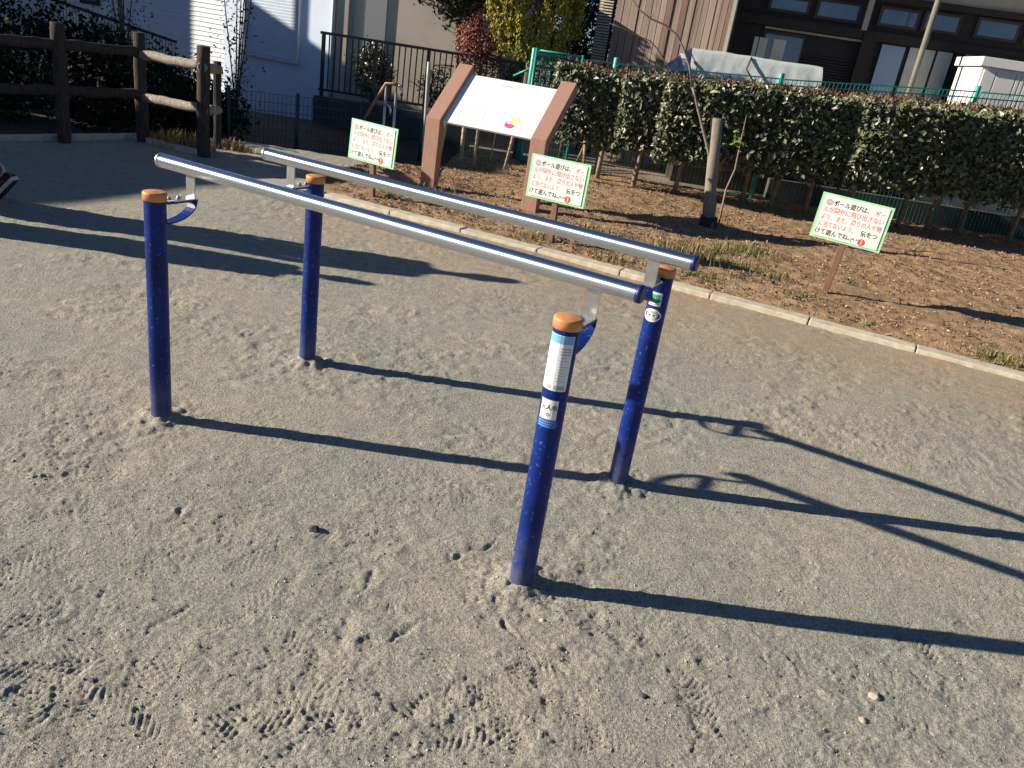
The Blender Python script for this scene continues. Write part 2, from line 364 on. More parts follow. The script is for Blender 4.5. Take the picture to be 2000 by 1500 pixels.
# ================================================================== GROUND
KA, KB = 6.23, -0.43                      # front edge of the kerb: y = KA + KB * x
def kerb_y(x): return KA + KB * x
POSTS = {'A': (-1.296, 2.677), 'B': (-0.955, 3.406), 'C': (0.120, 2.014), 'D': (0.462, 2.743)}
def seg(px, py, x0, y0, x1, y1):
    dx, dy = x1 - x0, y1 - y0; t = np.clip(((px - x0) * dx + (py - y0) * dy) / (dx * dx + dy * dy), 0, 1)
    return np.hypot(px - x0 - t * dx, py - y0 - t * dy), t

def relief(x, y):
    z = .016 * vnoise(x, y, .75, 0) + .006 * vnoise(x + 3, y, .33, 1)
    rough = np.clip(.62 + 1.5 * vnoise(x, y, .36, 2) + .9 * vnoise(x, y, .11, 4), .18, 1.15)
    z += rough * (.0066 * vnoise(x, y + 5, .085, 3) + .0052 * vnoise(x, y, .038, 4) + .0026 * vnoise(x, y, .017, 5) + .0032 * vnoise(x, y, .0085, 0))
    grit_ = np.clip(3.2 * vnoise(x * .8 + y * .5, y * 1.2 - x * .4, .34, 5) - .05, 0, 1); z += grit_ * (.0046 * vnoise(x, y, .0072, 3) + .0036 * vnoise(x, y, .012, 1))
    # scuffed ridges
    r1 = np.abs(vnoise(x * .8 + y * .6, (y - x * .5) * 1.6, .16, 1)); z += rough * .0026 * np.exp(-(r1 / .03) ** 2)
    r2 = np.abs(vnoise(x * .9 + y * .4 + 2, (y - x * .45) * 1.9, .075, 4)); z += rough * .0022 * np.exp(-(r2 / .05) ** 2) * (vnoise(x, y, .25, 5) > -.1)
    for (px, py) in POSTS.values():
        d = np.hypot(x - px, y - py); z += (.030 + .022 * vnoise(x, y, .06, 1)) * np.exp(-(d / .075) ** 2) + (.016 * vnoise(x, y, .03, 2) + .012 * vnoise(x, y, .012, 3)) * np.exp(-(d / .14) ** 2)
    # shoe prints: centre, heading, kind
    for (cx, cy), ang, kind, amp in PRINTS:
        m = (np.abs(x - cx) < .22) & (np.abs(y - cy) < .22)
        if not m.any(): continue
        c, s = math.cos(ang), math.sin(ang); wx = x[m] - cx + .016 * vnoise(x[m], y[m], .05, 2); wy = y[m] - cy + .016 * vnoise(x[m], y[m], .05, 3); u = wx * c + wy * s; w = -wx * s + wy * c
        wid = .046 + .010 * np.cos(u * 22); e = (u / .135) ** 4 + (w / wid) ** 4
        ins = 1 / (1 + np.exp((e - 1) * 9)); rim = np.exp(-((e - 1.25) / .35) ** 2)
        if kind == 0: tr = np.sin(u * 2 * math.pi / .022) * np.sin(w * 2 * math.pi / .024)
        elif kind == 1: tr = np.sin((u + np.abs(w) * .8) * 2 * math.pi / .02)
        else: tr = np.sin(u * 2 * math.pi / .013) * .6
        part = np.clip(.55 + 1.8 * vnoise(x[m] + cx, y[m], .07, 1), 0, 1) * amp; z[m] = z[m] + part * (ins * (-.0022 + .0030 * tr) + .0016 * rim)
    # heel drags and short gouges
    for (x0, y0, x1, y1, w, dp) in GOUGES:
        m = (np.abs(x - (x0 + x1) / 2) < .35) & (np.abs(y - (y0 + y1) / 2) < .35)
        if not m.any(): continue
        d, t = seg(x[m] + .05 * vnoise(x[m], y[m], .07, 1) + .012 * vnoise(x[m], y[m], .02, 0), y[m] + .05 * vnoise(x[m], y[m], .07, 4) + .012 * vnoise(x[m], y[m], .02, 2), x0, y0, x1, y1); wt = w * (.35 + .9 * np.sin(math.pi * np.clip(t, .06, .94))); z[m] += (-dp * np.exp(-(d / wt) ** 2) + dp * .45 * np.exp(-((d - 2 * wt) / wt) ** 2)) * np.clip(.7 + 1.6 * vnoise(x[m], y[m], .035, 5), .1, 1.3)
    l1 = (x + 5.8) * 2.84 - (y - 5.6) * 1.56; bank = (l1 < 0) & ((y < 8.46) | (x < -4.24 + (y - 8.44) * .85))
    z = np.where(bank, -.16, z)
    beyond = y - kerb_y(x)
    z = np.where((beyond > .05) & (x > -1.98), -.12, z)
    return z

def gp(x, y): return tuple(g(x, y)[:2])
PRINTS = [(gp(528, 1085), .9, 0), (gp(640, 1275), -1.2, 0), (gp(560, 1290), .1, 0), (gp(700, 1380), 1.4, 0), (gp(50, 1030), .5, 0), (gp(160, 930), .4, 1), (gp(390, 1205), .2, 0),
          (gp(40, 1200), .6, 0), (gp(60, 1320), .7, 0), (gp(940, 1420), .6, 1), (gp(1090, 1395), 1.4, 2), (gp(150, 662), .2, 1), (gp(545, 765), -.6, 0), (gp(1180, 880), .3, 2), (gp(905, 965), .8, 1),
          (gp(470, 1180), 1.1, 1), (gp(745, 1190), .3, 2), (gp(860, 1160), .9, 2), (gp(1290, 1250), .2, 2), (gp(1400, 1235), 1.5, 2), (gp(1540, 1155), .3, 1), (gp(1010, 1330), .5, 2), (gp(830, 1330), 1.2, 1),
          (gp(1680, 1330), .4, 2), (gp(260, 1100), .5, 2), (gp(330, 760), .3, 2), (gp(720, 640), .4, 2), (gp(960, 760), 1.0, 2), (gp(1480, 740), .4, 2), (gp(1700, 900), .6, 2), (gp(220, 1390), -.4, 1), (gp(480, 1440), .2, 0)]
PRINTS = [(*p, .72) for p in PRINTS]
_gr = random.Random(4)
for _ in range(130):
    px, py = _gr.uniform(-40, 2050), 480 + 1000 * _gr.random() ** .7
    p = gp(px, py); PRINTS.append((p, _gr.uniform(-1.6, 1.6), _gr.choice((0, 1, 2, 2)), _gr.uniform(.35, .9)))
GOUGES = []
for (a, b, w, dp) in (((475, 660), (500, 645), .008, .008), ((250, 1095), (285, 1090), .01, .008), ((358, 1010), (372, 985), .009, .009), ((860, 1105), (960, 1060), .010, .012), ((865, 1075), (885, 1110), .01, .008),
                      ((1470, 1255), (1510, 1310), .006, .007), ((1130, 1310), (1138, 1330), .006, .008), ((840, 1205), (770, 1250), .012, .008), ((520, 985), (552, 978), .01, .01), ((1175, 1285), (1260, 1300), .01, .006),
                      ((1330, 1350), (1385, 1330), .008, .006), ((780, 1375), (810, 1395), .008, .01), ((700, 1160), (735, 1110), .012, .007), ((985, 1215), (1010, 1250), .01, .01)):
    p, q = g(*a), g(*b); GOUGES.append((p[0], p[1], q[0], q[1], w * .8, dp * .55))
for _ in range(110):
    px, py = _gr.uniform(-40, 2050), 480 + 1000 * _gr.random() ** .7
    p = gp(px, py); a = _gr.gauss(.35, .7); L = _gr.uniform(.03, .14)
    GOUGES.append((p[0], p[1], p[0] + L * math.cos(a), p[1] + L * math.sin(a), _gr.uniform(.004, .009), _gr.uniform(.001, .003)))

def grid_faces(nr, nc):
    i = np.arange((nr - 1) * (nc - 1)); r = i // (nc - 1); c = i % (nc - 1); a = r * nc + c
    return np.stack([a, a + 1, a + nc + 1, a + nc], 1)

nr, nc = 760, 860
ys = .55 * np.exp(np.linspace(0, math.log(9.38 / .55), nr)); us = np.linspace(-1, 1, nc)
Y, U = np.meshgrid(ys, us, indexing='ij'); X = U * (.72 * Y + 1.1)
Z = relief(X.ravel(), Y.ravel())
so = fast_mesh('sandy_ground', np.stack([X.ravel(), Y.ravel(), Z], 1), grid_faces(nr, nc), MT['sand'], smooth=True); so['kind'] = 'structure'
def ground_z(x, y): return float(relief(np.array([float(x)]), np.array([float(y)]))[0])

MB().add([(-300, -150, -.35), (300, -150, -.35), (300, 400, -.35), (-300, 400, -.35)], [(0, 1, 2, 3)]).build('ground', MT['dirt'])['kind'] = 'structure'
# side yards of sand out of view so the playground goes on past the frame
MB().add([(-40, -60, -.06), (40, -60, -.06), (40, 3, -.06), (-40, 3, -.06)], [(0, 1, 2, 3)]).add([(-40, 3, -.06), (-3.0, 3, -.06), (-7.6, 9.38, -.06), (-40, 9.38, -.06)], [(0, 1, 2, 3)]).build('playground', MT['sand'])['kind'] = 'structure'
lane = MB().box(-9, -1.25, 9.40, 13.0, -.34, -.10).build('asphalt_lane', MT['asphalt']); lane['kind'] = 'structure'
MB().box(-1.2, 14, 11.22, 14.6, -.34, -.06).build('back_yard', MT['dirt'])['kind'] = 'structure'

MB().add([(-4.25, 8.42, -.035), (-5.85, 5.5, -.035), (-13, 5.5, -.035), (-13, 9.38, -.05), (-3.5, 9.38, -.05)], [(0, 4, 3, 2, 1)]).build('shady_bank', MT['shaded_soil'])['kind'] = 'structure'  # dark sheet: the shade behind the log fence is put into its colour

# planting bed
nr, nc = 230, 420
xs = np.linspace(-2.02, 9.0, nc); tt = np.linspace(0, 1, nr)
Xb, Tb = np.meshgrid(xs, tt); y0 = kerb_y(Xb) + .14; y1 = np.where(Xb < -1.2, 9.35, 11.2); Yb = y0 + (y1 - y0) * Tb
Zb = .028 + .04 * vnoise(Xb, Yb, .5, 1) + .016 * vnoise(Xb, Yb, .16, 2) + .012 * vnoise(Xb, Yb, .06, 3) + .009 * vnoise(Xb, Yb, .03, 4)
Zb = Zb * np.clip(Tb * 14 + .3, 0, 1)
bed = fast_mesh('planting_bed', np.stack([Xb.ravel(), Yb.ravel(), Zb.ravel()], 1), grid_faces(nr, nc), MT['soil'], smooth=True); bed['kind'] = 'structure'

# kerb of single stones
kerb = structure('kerb', (-1.96, kerb_y(-1.96), 0))
kd = np.array([1, KB, 0]) / math.hypot(1, KB); kn = np.array([-kd[1], kd[0], 0])
k0 = MB().obox((.345, 0, -.042), (.3455, 0, 0), (0, .062, 0), (0, 0, .075)).build('kerb_stone', MT['kerb'], kerb, bevel=.008)
k0.rotation_euler = (0, 0, math.atan2(KB, 1))
for i in range(14):
    c = k0 if i == 0 else k0.copy()
    if i: link(c, kerb)
    xx = -2.0 + .0 + .642 * i + .106
    p = np.array([xx, kerb_y(xx), 0]) + kn * .066 + np.array([0, 0, random.uniform(-.004, .004)])
    c.location = Vector(p) - kerb.location
    c.rotation_euler = (random.uniform(-.01, .01), random.uniform(-.006, .006), math.atan2(KB, 1) + random.uniform(-.006, .006))

# timber edge, drain slab, path edge at the corner
te = MB().obox((-2.06, 7.72, .02), (.05, .28, 0), (-.045, .008, 0), (0, 0, .06)).build('timber_edging', MT['brown_wood'], bevel=.006)
tag(te, 'short dark brown timber edging at the left end of the pale kerb', 'edging')
sl = MB().obox((-2.35, 7.25, -.004), (.34, .14, 0), (-.09, .2, 0), (0, 0, .022)).build('drain_slab', MT['concrete'], bevel=.006)
tag(sl, 'flat pale concrete slab set in the sand behind the far left blue post', 'slab')
pe = MB().obox((-4.62, 7.86, .0), (-.36, -.64, 0), (.03, -.017, 0), (0, 0, .05)).obox((-3.85, 8.27, 0), (.42, -.16, 0), (.011, .03, 0), (0, 0, .045)).build('path_edging', MT['kerb'])
tag(pe, 'thin pale edging strip at the foot of the log fence', 'edging')

# ================================================================== PARALLEL BARS
YAW = R(-25.094); BL, BW, BH = 1.564, .805, .861
bars = thing('parallel_bars', (POSTS['A'][0], POSTS['A'][1], 0), 'pair of low shiny steel parallel bars on four blue posts with orange caps', 'exercise bars', rz=YAW)
PR = .0365
post_prof = [(PR, -.08), (PR, BH - .032)]
def make_post(u, v):
    p = MB().lathe(post_prof, 32).build('post', MT['blue'], bars, (u, v, 0))
    c = MB().lathe([(PR - .002, BH - .031), (PR + .003, BH - .030), (PR + .0035, BH - .006), (PR + .002, BH - .002), (PR - .004, BH), (0.0001, BH + .003)], 32).build('cap', MT['orange'], p)
    return p
posts = {}
for k, (u, v) in dict(A=(0, 0), B=(0, BW), C=(BL, 0), D=(BL, BW)).items(): posts[k] = make_post(u, v)
RZ, RR, RO = .930, .0243, .145
for v in (RO, BW - RO):
    r = MB().tube([(-.135, v, RZ), (BL + .128, v, RZ)], RR, 28, False).build('rail', MT['steel'], bars)
    for x, s in ((-.135, -1), (BL + .128, 1)):
        MB().tube([(x - s * .004, v, RZ), (x + s * .009, v, RZ), (x + s * .013, v, RZ)], [RR + .0012, RR + .0012, RR - .003], 28).build('end_cap', MT['blue_cap'] if s > 0 else MT['plate'], r)
for u in (0, BL):
    for v0, s in ((0, 1), (BW, -1)):
        zb = BH - .042
        b = MB()
        b.obox((u, v0 + s * (PR + RO + .02) / 2, zb), (.021, 0, 0), (0, (RO + .02 - PR) / 2, 0), (0, 0, .003))                   # blue flat bar
        arc = [];
        for k in range(9):
            th = math.pi / 2 * k / 8; arc.append((u, v0 + s * (PR + (RO + .018 - PR) * math.sin(th)), zb - .004 - .068 * (math.cos(th))))
        vs = []; fs = []
        for k, p in enumerate(arc):
            nn = np.array([0, s * math.sin(math.pi / 2 * k / 8), -math.cos(math.pi / 2 * k / 8)])
            for dx in (-.021, .021):
                for q in (0, 1): vs.append(np.array(p) + np.array([dx, 0, 0]) - nn * .005 * q)
        for k in range(8):
            a = 4 * k; e = a + 4; fs += [(a, a + 2, e + 2, e), (a + 1, e + 1, e + 3, a + 3), (a, e, e + 1, a + 1), (a + 2, a + 3, e + 3, e + 2)]
        b.add(vs, fs); br = b.build('bracket', MT['blue'], bars)
        pl = MB().obox((u, v0 + s * (RO - .03), zb + .006), (.020, 0, 0), (0, .050, 0), (0, 0, .0025)).obox((u, v0 + s * (RO + .006), (zb + RZ - RR) / 2 + .004), (.020, 0, 0), (0, .0025, 0), (0, 0, (RZ - RR - zb) / 2 - .001))
        pl.build('upright_plate', MT['plate'], br)
        for q in (.058, .098):
            MB().lathe([(0.0001, zb + .019), (.0065, zb + .017), (.0075, zb + .0088), (.011, zb + .0088), (.011, zb + .0085)], 10, (u, v0 + s * q)).build('bolt', MT['plate'], br)

# ---------------- lettering
def text_geo(body, size, res=2):
    cu = bpy.data.curves.new('t', 'FONT'); cu.body = body; cu.size = size; cu.resolution_u = res
    cu.offset = size * .016
    o = bpy.data.objects.new('t', cu); COL.objects.link(o); bpy.context.view_layer.update()
    dg = bpy.context.evaluated_depsgraph_get(); me = o.evaluated_get(dg).to_mesh()
    v = [tuple(p.co) for p in me.vertices]; f = [tuple(p.vertices) for p in me.polygons]
    o.evaluated_get(dg).to_mesh_clear(); bpy.data.objects.remove(o); bpy.data.curves.remove(cu)
    return np.array(v) if v else np.zeros((0, 3)), f
def put_text(mb, body, size, x, y, place, width=None, bold=0.0):
    v, f = text_geo(body, size)
    if len(v) == 0: return
    v = v.copy(); w = v[:, 0].max() - v[:, 0].min()
    if width: v[:, 0] = (v[:, 0] - v[:, 0].min()) * width / w
    mb.add([place(x + p[0], y + p[1]) for p in v], f)

# ---------------- stickers wrapped round two posts
def wrap(ang0, r):                         # local (s, z) -> point on the post
    return lambda s, z: (r * math.cos(ang0 + s / r), r * math.sin(ang0 + s / r), z)
def patch(mb, pl, s0, s1, z0, z1, n=8, ell=False):
    vs = []; fs = []
    if ell:
        N = 28; vs = [pl((s0 + s1) / 2, (z0 + z1) / 2)]; cs, cz = (s0 + s1) / 2, (z0 + z1) / 2
        for rr in (.5, 1):
            vs += [pl(cs + rr * (s1 - s0) / 2 * math.cos(2 * math.pi * k / N), cz + rr * (z1 - z0) / 2 * math.sin(2 * math.pi * k / N)) for k in range(N)]
        fs = [(0, 1 + k, 1 + (k + 1) % N) for k in range(N)] + [(1 + k, 1 + N + k, 1 + N + (k + 1) % N, 1 + (k + 1) % N) for k in range(N)]
    else:
        for k in range(n + 1):
            s = s0 + (s1 - s0) * k / n; vs += [pl(s, z0), pl(s, z1)]
        fs = [(2 * k, 2 * k + 2, 2 * k + 3, 2 * k + 1) for k in range(n)]
    mb.add(vs, fs)
pc = POSTS['C']
angC = math.atan2(-pc[1], -pc[0]) - YAW - .30          # towards the viewer, a little to the left
w0 = wrap(angC, PR + .0006); w1 = wrap(angC, PR + .0011); w2 = wrap(angC, PR + .0015)
mb = MB(); patch(mb, w0, -.040, .040, .660, .818); lab = mb.build('information_label', MT['white_print'], posts['C'])
m2 = MB(); patch(m2, w1, -.039, .039, .795, .817); m2.build('label_header', MT['light_blue'], lab)
m3 = MB(); r_ = random.Random(3)
for row in range(3): patch(m3, w1, .006, .036, .780 - row * .008, .784 - row * .008, 4)
for row in range(2): patch(m3, w1, -.030 + row * .006, -.027 + row * .006, .766, .786, 1)
for row in range(9):
    z = .756 - row * .0085; patch(m3, w1, -.034, -.034 + r_.uniform(.012, .026), z, z + .0016, 3); patch(m3, w1, .004, .004 + r_.uniform(.012, .03), z, z + .0016, 3)
patch(m3, w1, .004, .034, .664, .676, 4)
m3.build('label_print', MT['grey_ink'], lab)
m4 = MB(); patch(m4, w1, -.034, -.006, .664, .676, 4); m4.build('label_footer', MT['pink_ink'], lab)
mb = MB(); patch(mb, w0, -.026, .026, .574, .632); lab2 = mb.build('age_label', MT['white_print'], posts['C'])
m5 = MB(); put_text(m5, '大人用', .0165, -.0235, .604, w1, .047); put_text(m5, '◇', .012, -.006, .584, w1); m5.build('lettering', MT['black_ink'], lab2)
m6 = MB(); patch(m6, w0, -.030, .030, .548, .5735); hd = m6.build('age_note', mat('blue_print', (.03, .12, .42), .4), posts['C'])
m7 = MB()
for row in range(3): patch(m7, w1, -.026, .024 - .006 * row, .566 - row * .0072, .5682 - row * .0072, 5)
m7.build('note_print', MT['light_blue'], hd)
pd = POSTS['D']; angD = math.atan2(-pd[1], -pd[0]) - YAW - .28
w0 = wrap(angD, PR + .0006); w1 = wrap(angD, PR + .0011)
mb = MB(); patch(mb, w0, -.023, .023, .727, .776); l3 = mb.build('clover_label', MT['white_print'], posts['D'])
m8 = MB()
for dx, dz in ((-.007, .006), (.007, .006), (-.007, -.005), (.007, -.005)): patch(m8, w1, dx - .0075, dx + .0075, .757 + dz - .0065, .757 + dz + .0065, ell=True)
m8.build('clover_mark', MT['green_ink'], l3)
m9 = MB(); patch(m9, w1, -.012, .016, .731, .735, 4); patch(m9, w1, -.016, .008, .738, .740, 4); m9.build('label_print', MT['grey_ink'], l3)
mb = MB(); patch(mb, w0, -.034, .034, .668, .716, ell=True); l4 = mb.build('oval_label', MT['white_print'], posts['D'])
mA = MB(); patch(mA, w1, -.008, .014, .7005, .7075, 4)
for row, (a_s, b_s) in enumerate(((-.024, .024), (-.020, .021), (-.013, .012))): patch(mA, w1, a_s, b_s, .694 - row * .0078, .6962 - row * .0078, 6)
mA.build('label_print', MT['grey_ink'], l4)

# ================================================================== THREE BALL-PLAY SIGNS
def ball_sign(base, ctr, yaw, tilt, roll, label, post_dark=False):
    t = thing('park_sign', (base[0], base[1], 0), label, 'sign', 'ball play signs on brown stakes')
    y = R(yaw); ti = R(tilt)
    n = np.array([math.sin(y) * math.cos(ti), -math.cos(y) * math.cos(ti), math.sin(ti)]); e = np.array([math.cos(y), math.sin(y), 0]); h = np.cross(n, e)
    if h[2] < 0: h = -h
    ro = R(roll); e, h = e * math.cos(ro) + h * math.sin(ro), h * math.cos(ro) - e * math.sin(ro)
    c = np.array(ctr); W, H = .53, .345
    P = lambda a, b, d=0.0: c + e * a + h * b + n * d
    p = MB().obox(c - n * .006, e * W / 2, h * H / 2, n * .004).build('green_panel', MT['green_edge'], t, world=True)
    MB().obox(c + n * .0005, e * (W / 2 - .026), h * (H / 2 - .016), n * .003).build('white_face', MT['sign_white'], p, world=True)
    f = lambda a, b: P(a, b, .0042)
    k = MB(); r = MB(); S = .0475
    x0 = -.225
    put_text(k, 'ボール遊びは、', S, x0 + .062, .092, f, .262); put_text(r, 'ボー', S, x0 + .37, .088, f, .075)
    put_text(r, 'ルが園外に飛び出さない', S, x0, .036, f, .45)
    put_text(r, 'よう、また、周りの人や物', S, x0, -.020, f, .45)
    put_text(r, 'に当てないよう、', S, x0, -.076, f, .262); put_text(k, '気をつ', S, x0 + .315, -.080, f, .125)
    put_text(k, 'けて遊んでね。', S, x0 - .01, -.134, f, .265); put_text(k, '(^-^)', .04, x0 + .262, -.138, f, .062)
    k.build('black_lettering', MT['black_ink'], p, world=True)['kind'] = 'stuff'; r.build('red_lettering', MT['red_ink'], p, world=True)['kind'] = 'stuff'
    b1 = MB(); b1.disc(P(-.197, .108, .0045), e * .026, h * .026); b1.build('ball_picture', MT['grey_ink'], p, world=True)
    b2 = MB(); b2.disc(P(.118, -.128, .0045), e * .027, h * .027); b2.build('ball_picture', mat('ball_red', (.55, .10, .05), .5), p, world=True)
    b3 = MB(); b3.disc(P(-.197, .108, .0052), e * .026, h * .006, 16); b3.disc(P(.118, -.128, .0052), e * .005, h * .026, 16); b3.build('ball_seam', MT['pink_ink'], p, world=True)['kind'] = 'stuff'
    top = c - h * (H / 2 - .08) - n * .03; bt = np.array([base[0], base[1], -.15])
    ax = unit(top - bt); s = unit(np.cross(ax, n)); q = np.cross(ax, s)
    m = (top + bt) / 2
    MB().obox(m, s * .024, q * .019, (top - bt) / 2).build('stake', MT['brown_wood'], t, world=True, bevel=.003)
    return t
ball_sign((-1.508, 7.268), (-1.553, 7.29, .487), -28, 3, -.8, 'green bordered ball play sign furthest from the bars, left of the big sloped notice board')
ball_sign((.139, 6.66), (.110, 6.65, .512), -25, 3, .2, 'green bordered ball play sign standing before the right leg of the notice board')
ball_sign((2.339, 6.326), (2.380, 6.307, .598), -24, 3, -2.0, 'green bordered ball play sign leaning alone in the brown bed before the hedge')

# ================================================================== NOTICE BOARD
nb = np.array([.938, -.347, 0.]); nf = np.array([-.347, -.938, 0.])
bL, bR = np.array([-1.155, 8.114, 0]), np.array([-.108, 7.726, 0])
board = thing('notice_board', tuple((bL + bR) / 2), 'large sloped white notice board between two bent brown posts', 'notice board')
slope = unit(-nf * .56 + np.array([0, 0, .49])); sn = np.cross(nb, slope);
if sn[2] < 0: sn = -sn
for b in (bL, bR):
    zc = .70; Lg = .775; D = .10
    v0 = b + np.array([0, 0, -.15]); k1 = b + np.array([0, 0, zc]); tp = k1 + slope * Lg
    bk = -nf * D
    ib = k1 + bk + np.array([0, 0, -.045])      # inner corner of the bend
    poly = [v0, k1, tp, tp - sn * D, ib, v0 + bk]
    MB().prism([p - nb * .078 for p in poly], nb * .156).build('post', MT['brown_paint'], board, world=True, bevel=.004)
pc0 = (bL + bR) / 2 + np.array([0, 0, .70]) + slope * .355 - sn * .050; half = np.linalg.norm(bR - bL) / 2 - .0785
pan = MB().obox(pc0, nb * half, slope * .335, sn * .012).build('panel', MT['board_white'], board, world=True, bevel=.003)
MB().obox(pc0 - sn * .02 + slope * .0, nb * half, slope * .30, sn * .006).build('backing_frame', MT['dark_wood'], board, world=True)
F = lambda a, b, d=.0126: pc0 + nb * a + slope * b + sn * d
def strip(mb, a0, a1, b0, b1, d=.0127): mb.add([F(a0, b0, d), F(a1, b0, d), F(a1, b1, d), F(a0, b1, d)], [(0, 1, 2, 3)])
fr = MB(); x0, x1, y0, y1 = -.36, -.10, -.25, -.10
for q in ((x0, x1, y0, y0 + .006), (x0, x1, y1 - .006, y1), (x0, x0 + .006, y0 + .006, y1 - .006), (x1 - .006, x1, y0 + .006, y1 - .006)): strip(fr, *q)
for k in range(5): strip(fr, x0 + .03, x1 - .03 - .02 * (k % 2), y1 - .035 - k * .022, y1 - .030 - k * .022)
fr.build('text_box', MT['grey_ink'], pan, world=True)
tx = MB(); rr = random.Random(8)
for k in range(11):
    b0 = .19 - k * .026; a = -.36
    while a < .36:
        w = rr.uniform(.03, .12)
        if rr.random() < .75 and not (k > 9 and a > .1): strip(tx, a, min(a + w, .38), b0, b0 + .005)
        a += w + .02
tx.build('faded_text', MT['pale_ink'], pan, world=True)
ti = MB(); ti2 = MB()
for k in range(4): strip(ti, -.10 + k * .03, -.082 + k * .03, .250, .268)
for k in range(3): strip(ti2, .03 + k * .026, .048 + k * .026, .250, .262)
ti.build('title_print', MT['grey_ink'], pan, world=True); ti2.build('title_print', MT['pink_ink'], pan, world=True)
dr = MB(); dr.disc(F(.225, -.150, .0130), nb * .05, slope * .046, 22, .62); dr.disc(F(.225, -.150, .0130), nb * .016, slope * .014, 12); dr.build('flower_drawing', MT['lime_ink'], pan, world=True)
dr = MB(); dr.disc(F(.20, -.235, .0130), nb * .045, slope * .030, 16); dr.disc(F(.16, -.225, .0130), nb * .02, slope * .022, 12); dr.build('flower_drawing', MT['magenta_ink'], pan, world=True)
dr = MB()
for k in range(7):
    dr = MB(); dr.disc(F(.13 + rr.random() * .22, -.27 + rr.random() * .1, .0128), nb * .012, slope * .010, 9); dr.build('petal_print', MT['pink_ink'], pan, world=True)

# ================================================================== LOG FENCE
lf = thing('log_fence', (-4.16, 8.37, 0), 'rustic log fence with two rails turning a corner at the left', 'fence')
LP = [(-3.39, 8.06, 1.03), (-4.16, 8.37, 1.04), (-4.567, 7.67, 1.05), (-4.98, 6.96, 1.05), (-3.49, 8.65, .87)]
def log_tube(p, q, r, n=14, jit=.008):
    p, q = np.asarray(p, float), np.asarray(q, float); m = 9; pts = []; rs = []
    for k in range(m):
        pts.append(p + (q - p) * k / (m - 1) + rng.normal(size=3) * jit * .4); rs.append(r * (1 + random.uniform(-.07, .07)))
    pts = [pts[0] + (pts[0] - pts[1]) * .001] + pts; rs = [rs[0] * .82] + rs
    pts.append(pts[-1] + (pts[-1] - pts[-2]) * .001); rs.append(rs[-1] * .8)
    return MB().tube(pts, rs, n, True, .035)
for x, y, h in LP: log_tube((x, y, -.2), (x, y, h), .060 if h > .9 else .04).build('post', MT['log_post_shade'], lf, world=True)
def rail(a, b, z, za=None, m_='log'):
    pa, pb = np.array([*LP[a][:2], z]), np.array([*LP[b][:2], z if za is None else za]); d = unit(pb - pa)
    log_tube(pa - d * .02, pb + d * .05, .047).build('rail', MT[m_], lf, world=True)
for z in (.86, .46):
    rail(0, 1, z - .01, z - .02); rail(1, 2, z, z + .01, 'log_post_shade'); rail(2, 3, z + .01, None, 'log_post_shade'); rail(4, 0, z - .07, z - .02)  # left rails take the darker wood: their shaded side is in the colour
gb = MB().tube([(-3.30, 8.12, -.1), (-3.30, 8.12, .78)], .008, 8).build('lit_edge_rod', MT['grey_pole']); tag(gb, 'thin pale rod standing in for the lit edge of the end log post', 'pole')  # pale rod stands in for the lit edge of the end post

# ================================================================== BACKGROUND, LEFT: white house, railing, handrail
class Plane:
    def __init__(s, p, T):
        s.p = np.array([p[0], p[1], 0.]); s.T = unit(np.array([T[0], T[1], 0.])); s.n = np.array([s.T[1], -s.T[0], 0.])
    def s_z(s, x, y):
        q = onplane(x, y, s.p, s.n); return float((q - s.p) @ s.T), float(q[2])
    def box(s, mb, s0, s1, z0, z1, d0, d1):   # d towards the viewer
        c = s.p + s.T * (s0 + s1) / 2 + s.n * (d0 + d1) / 2 + np.array([0, 0, (z0 + z1) / 2])
        return mb.obox(c, s.T * abs(s1 - s0) / 2, s.n * abs(d1 - d0) / 2, (0, 0, abs(z1 - z0) / 2))
    def pt(s, ss, z, d=0): return s.p + s.T * ss + s.n * d + np.array([0, 0, z])

HW = Plane((-4.33, 14.0), (.92, -.39))
sR = HW.s_z(607, 120)[0]; sL = HW.s_z(200, 40)[0] - 3.0; sM = HW.s_z(438, 60)[0]
wh = thing('white_house', tuple(HW.pt(0, 0)), 'white two wing house with a closed roller shutter behind the sandy lane', 'house')
mb = MB(); HW.box(mb, sM, sR, -.3, 4.6, -5, 0); mb.build('wall', MT['house_white'], wh, world=True)
mb = MB(); HW.box(mb, sL, sM - .004, -.3, 4.6, -5, -.02); mb.build('wall', MT['siding'], wh, world=True)
z = -.25; mb = MB()
while z < 4.5:
    a = HW.pt(sL, z, -.019); b = HW.pt(sM - .005, z, -.019)
    mb.add([HW.pt(sL, z, -.004), HW.pt(sM - .005, z, -.004), HW.pt(sM - .005, z + .075, -.018), HW.pt(sL, z + .075, -.018), HW.pt(sL, z, -.019), HW.pt(sM - .005, z, -.019)], [(0, 1, 2, 3), (4, 5, 1, 0)]); z += .075
sd = mb.build('siding_boards', MT['siding'], wh, world=True); sd['kind'] = 'stuff'
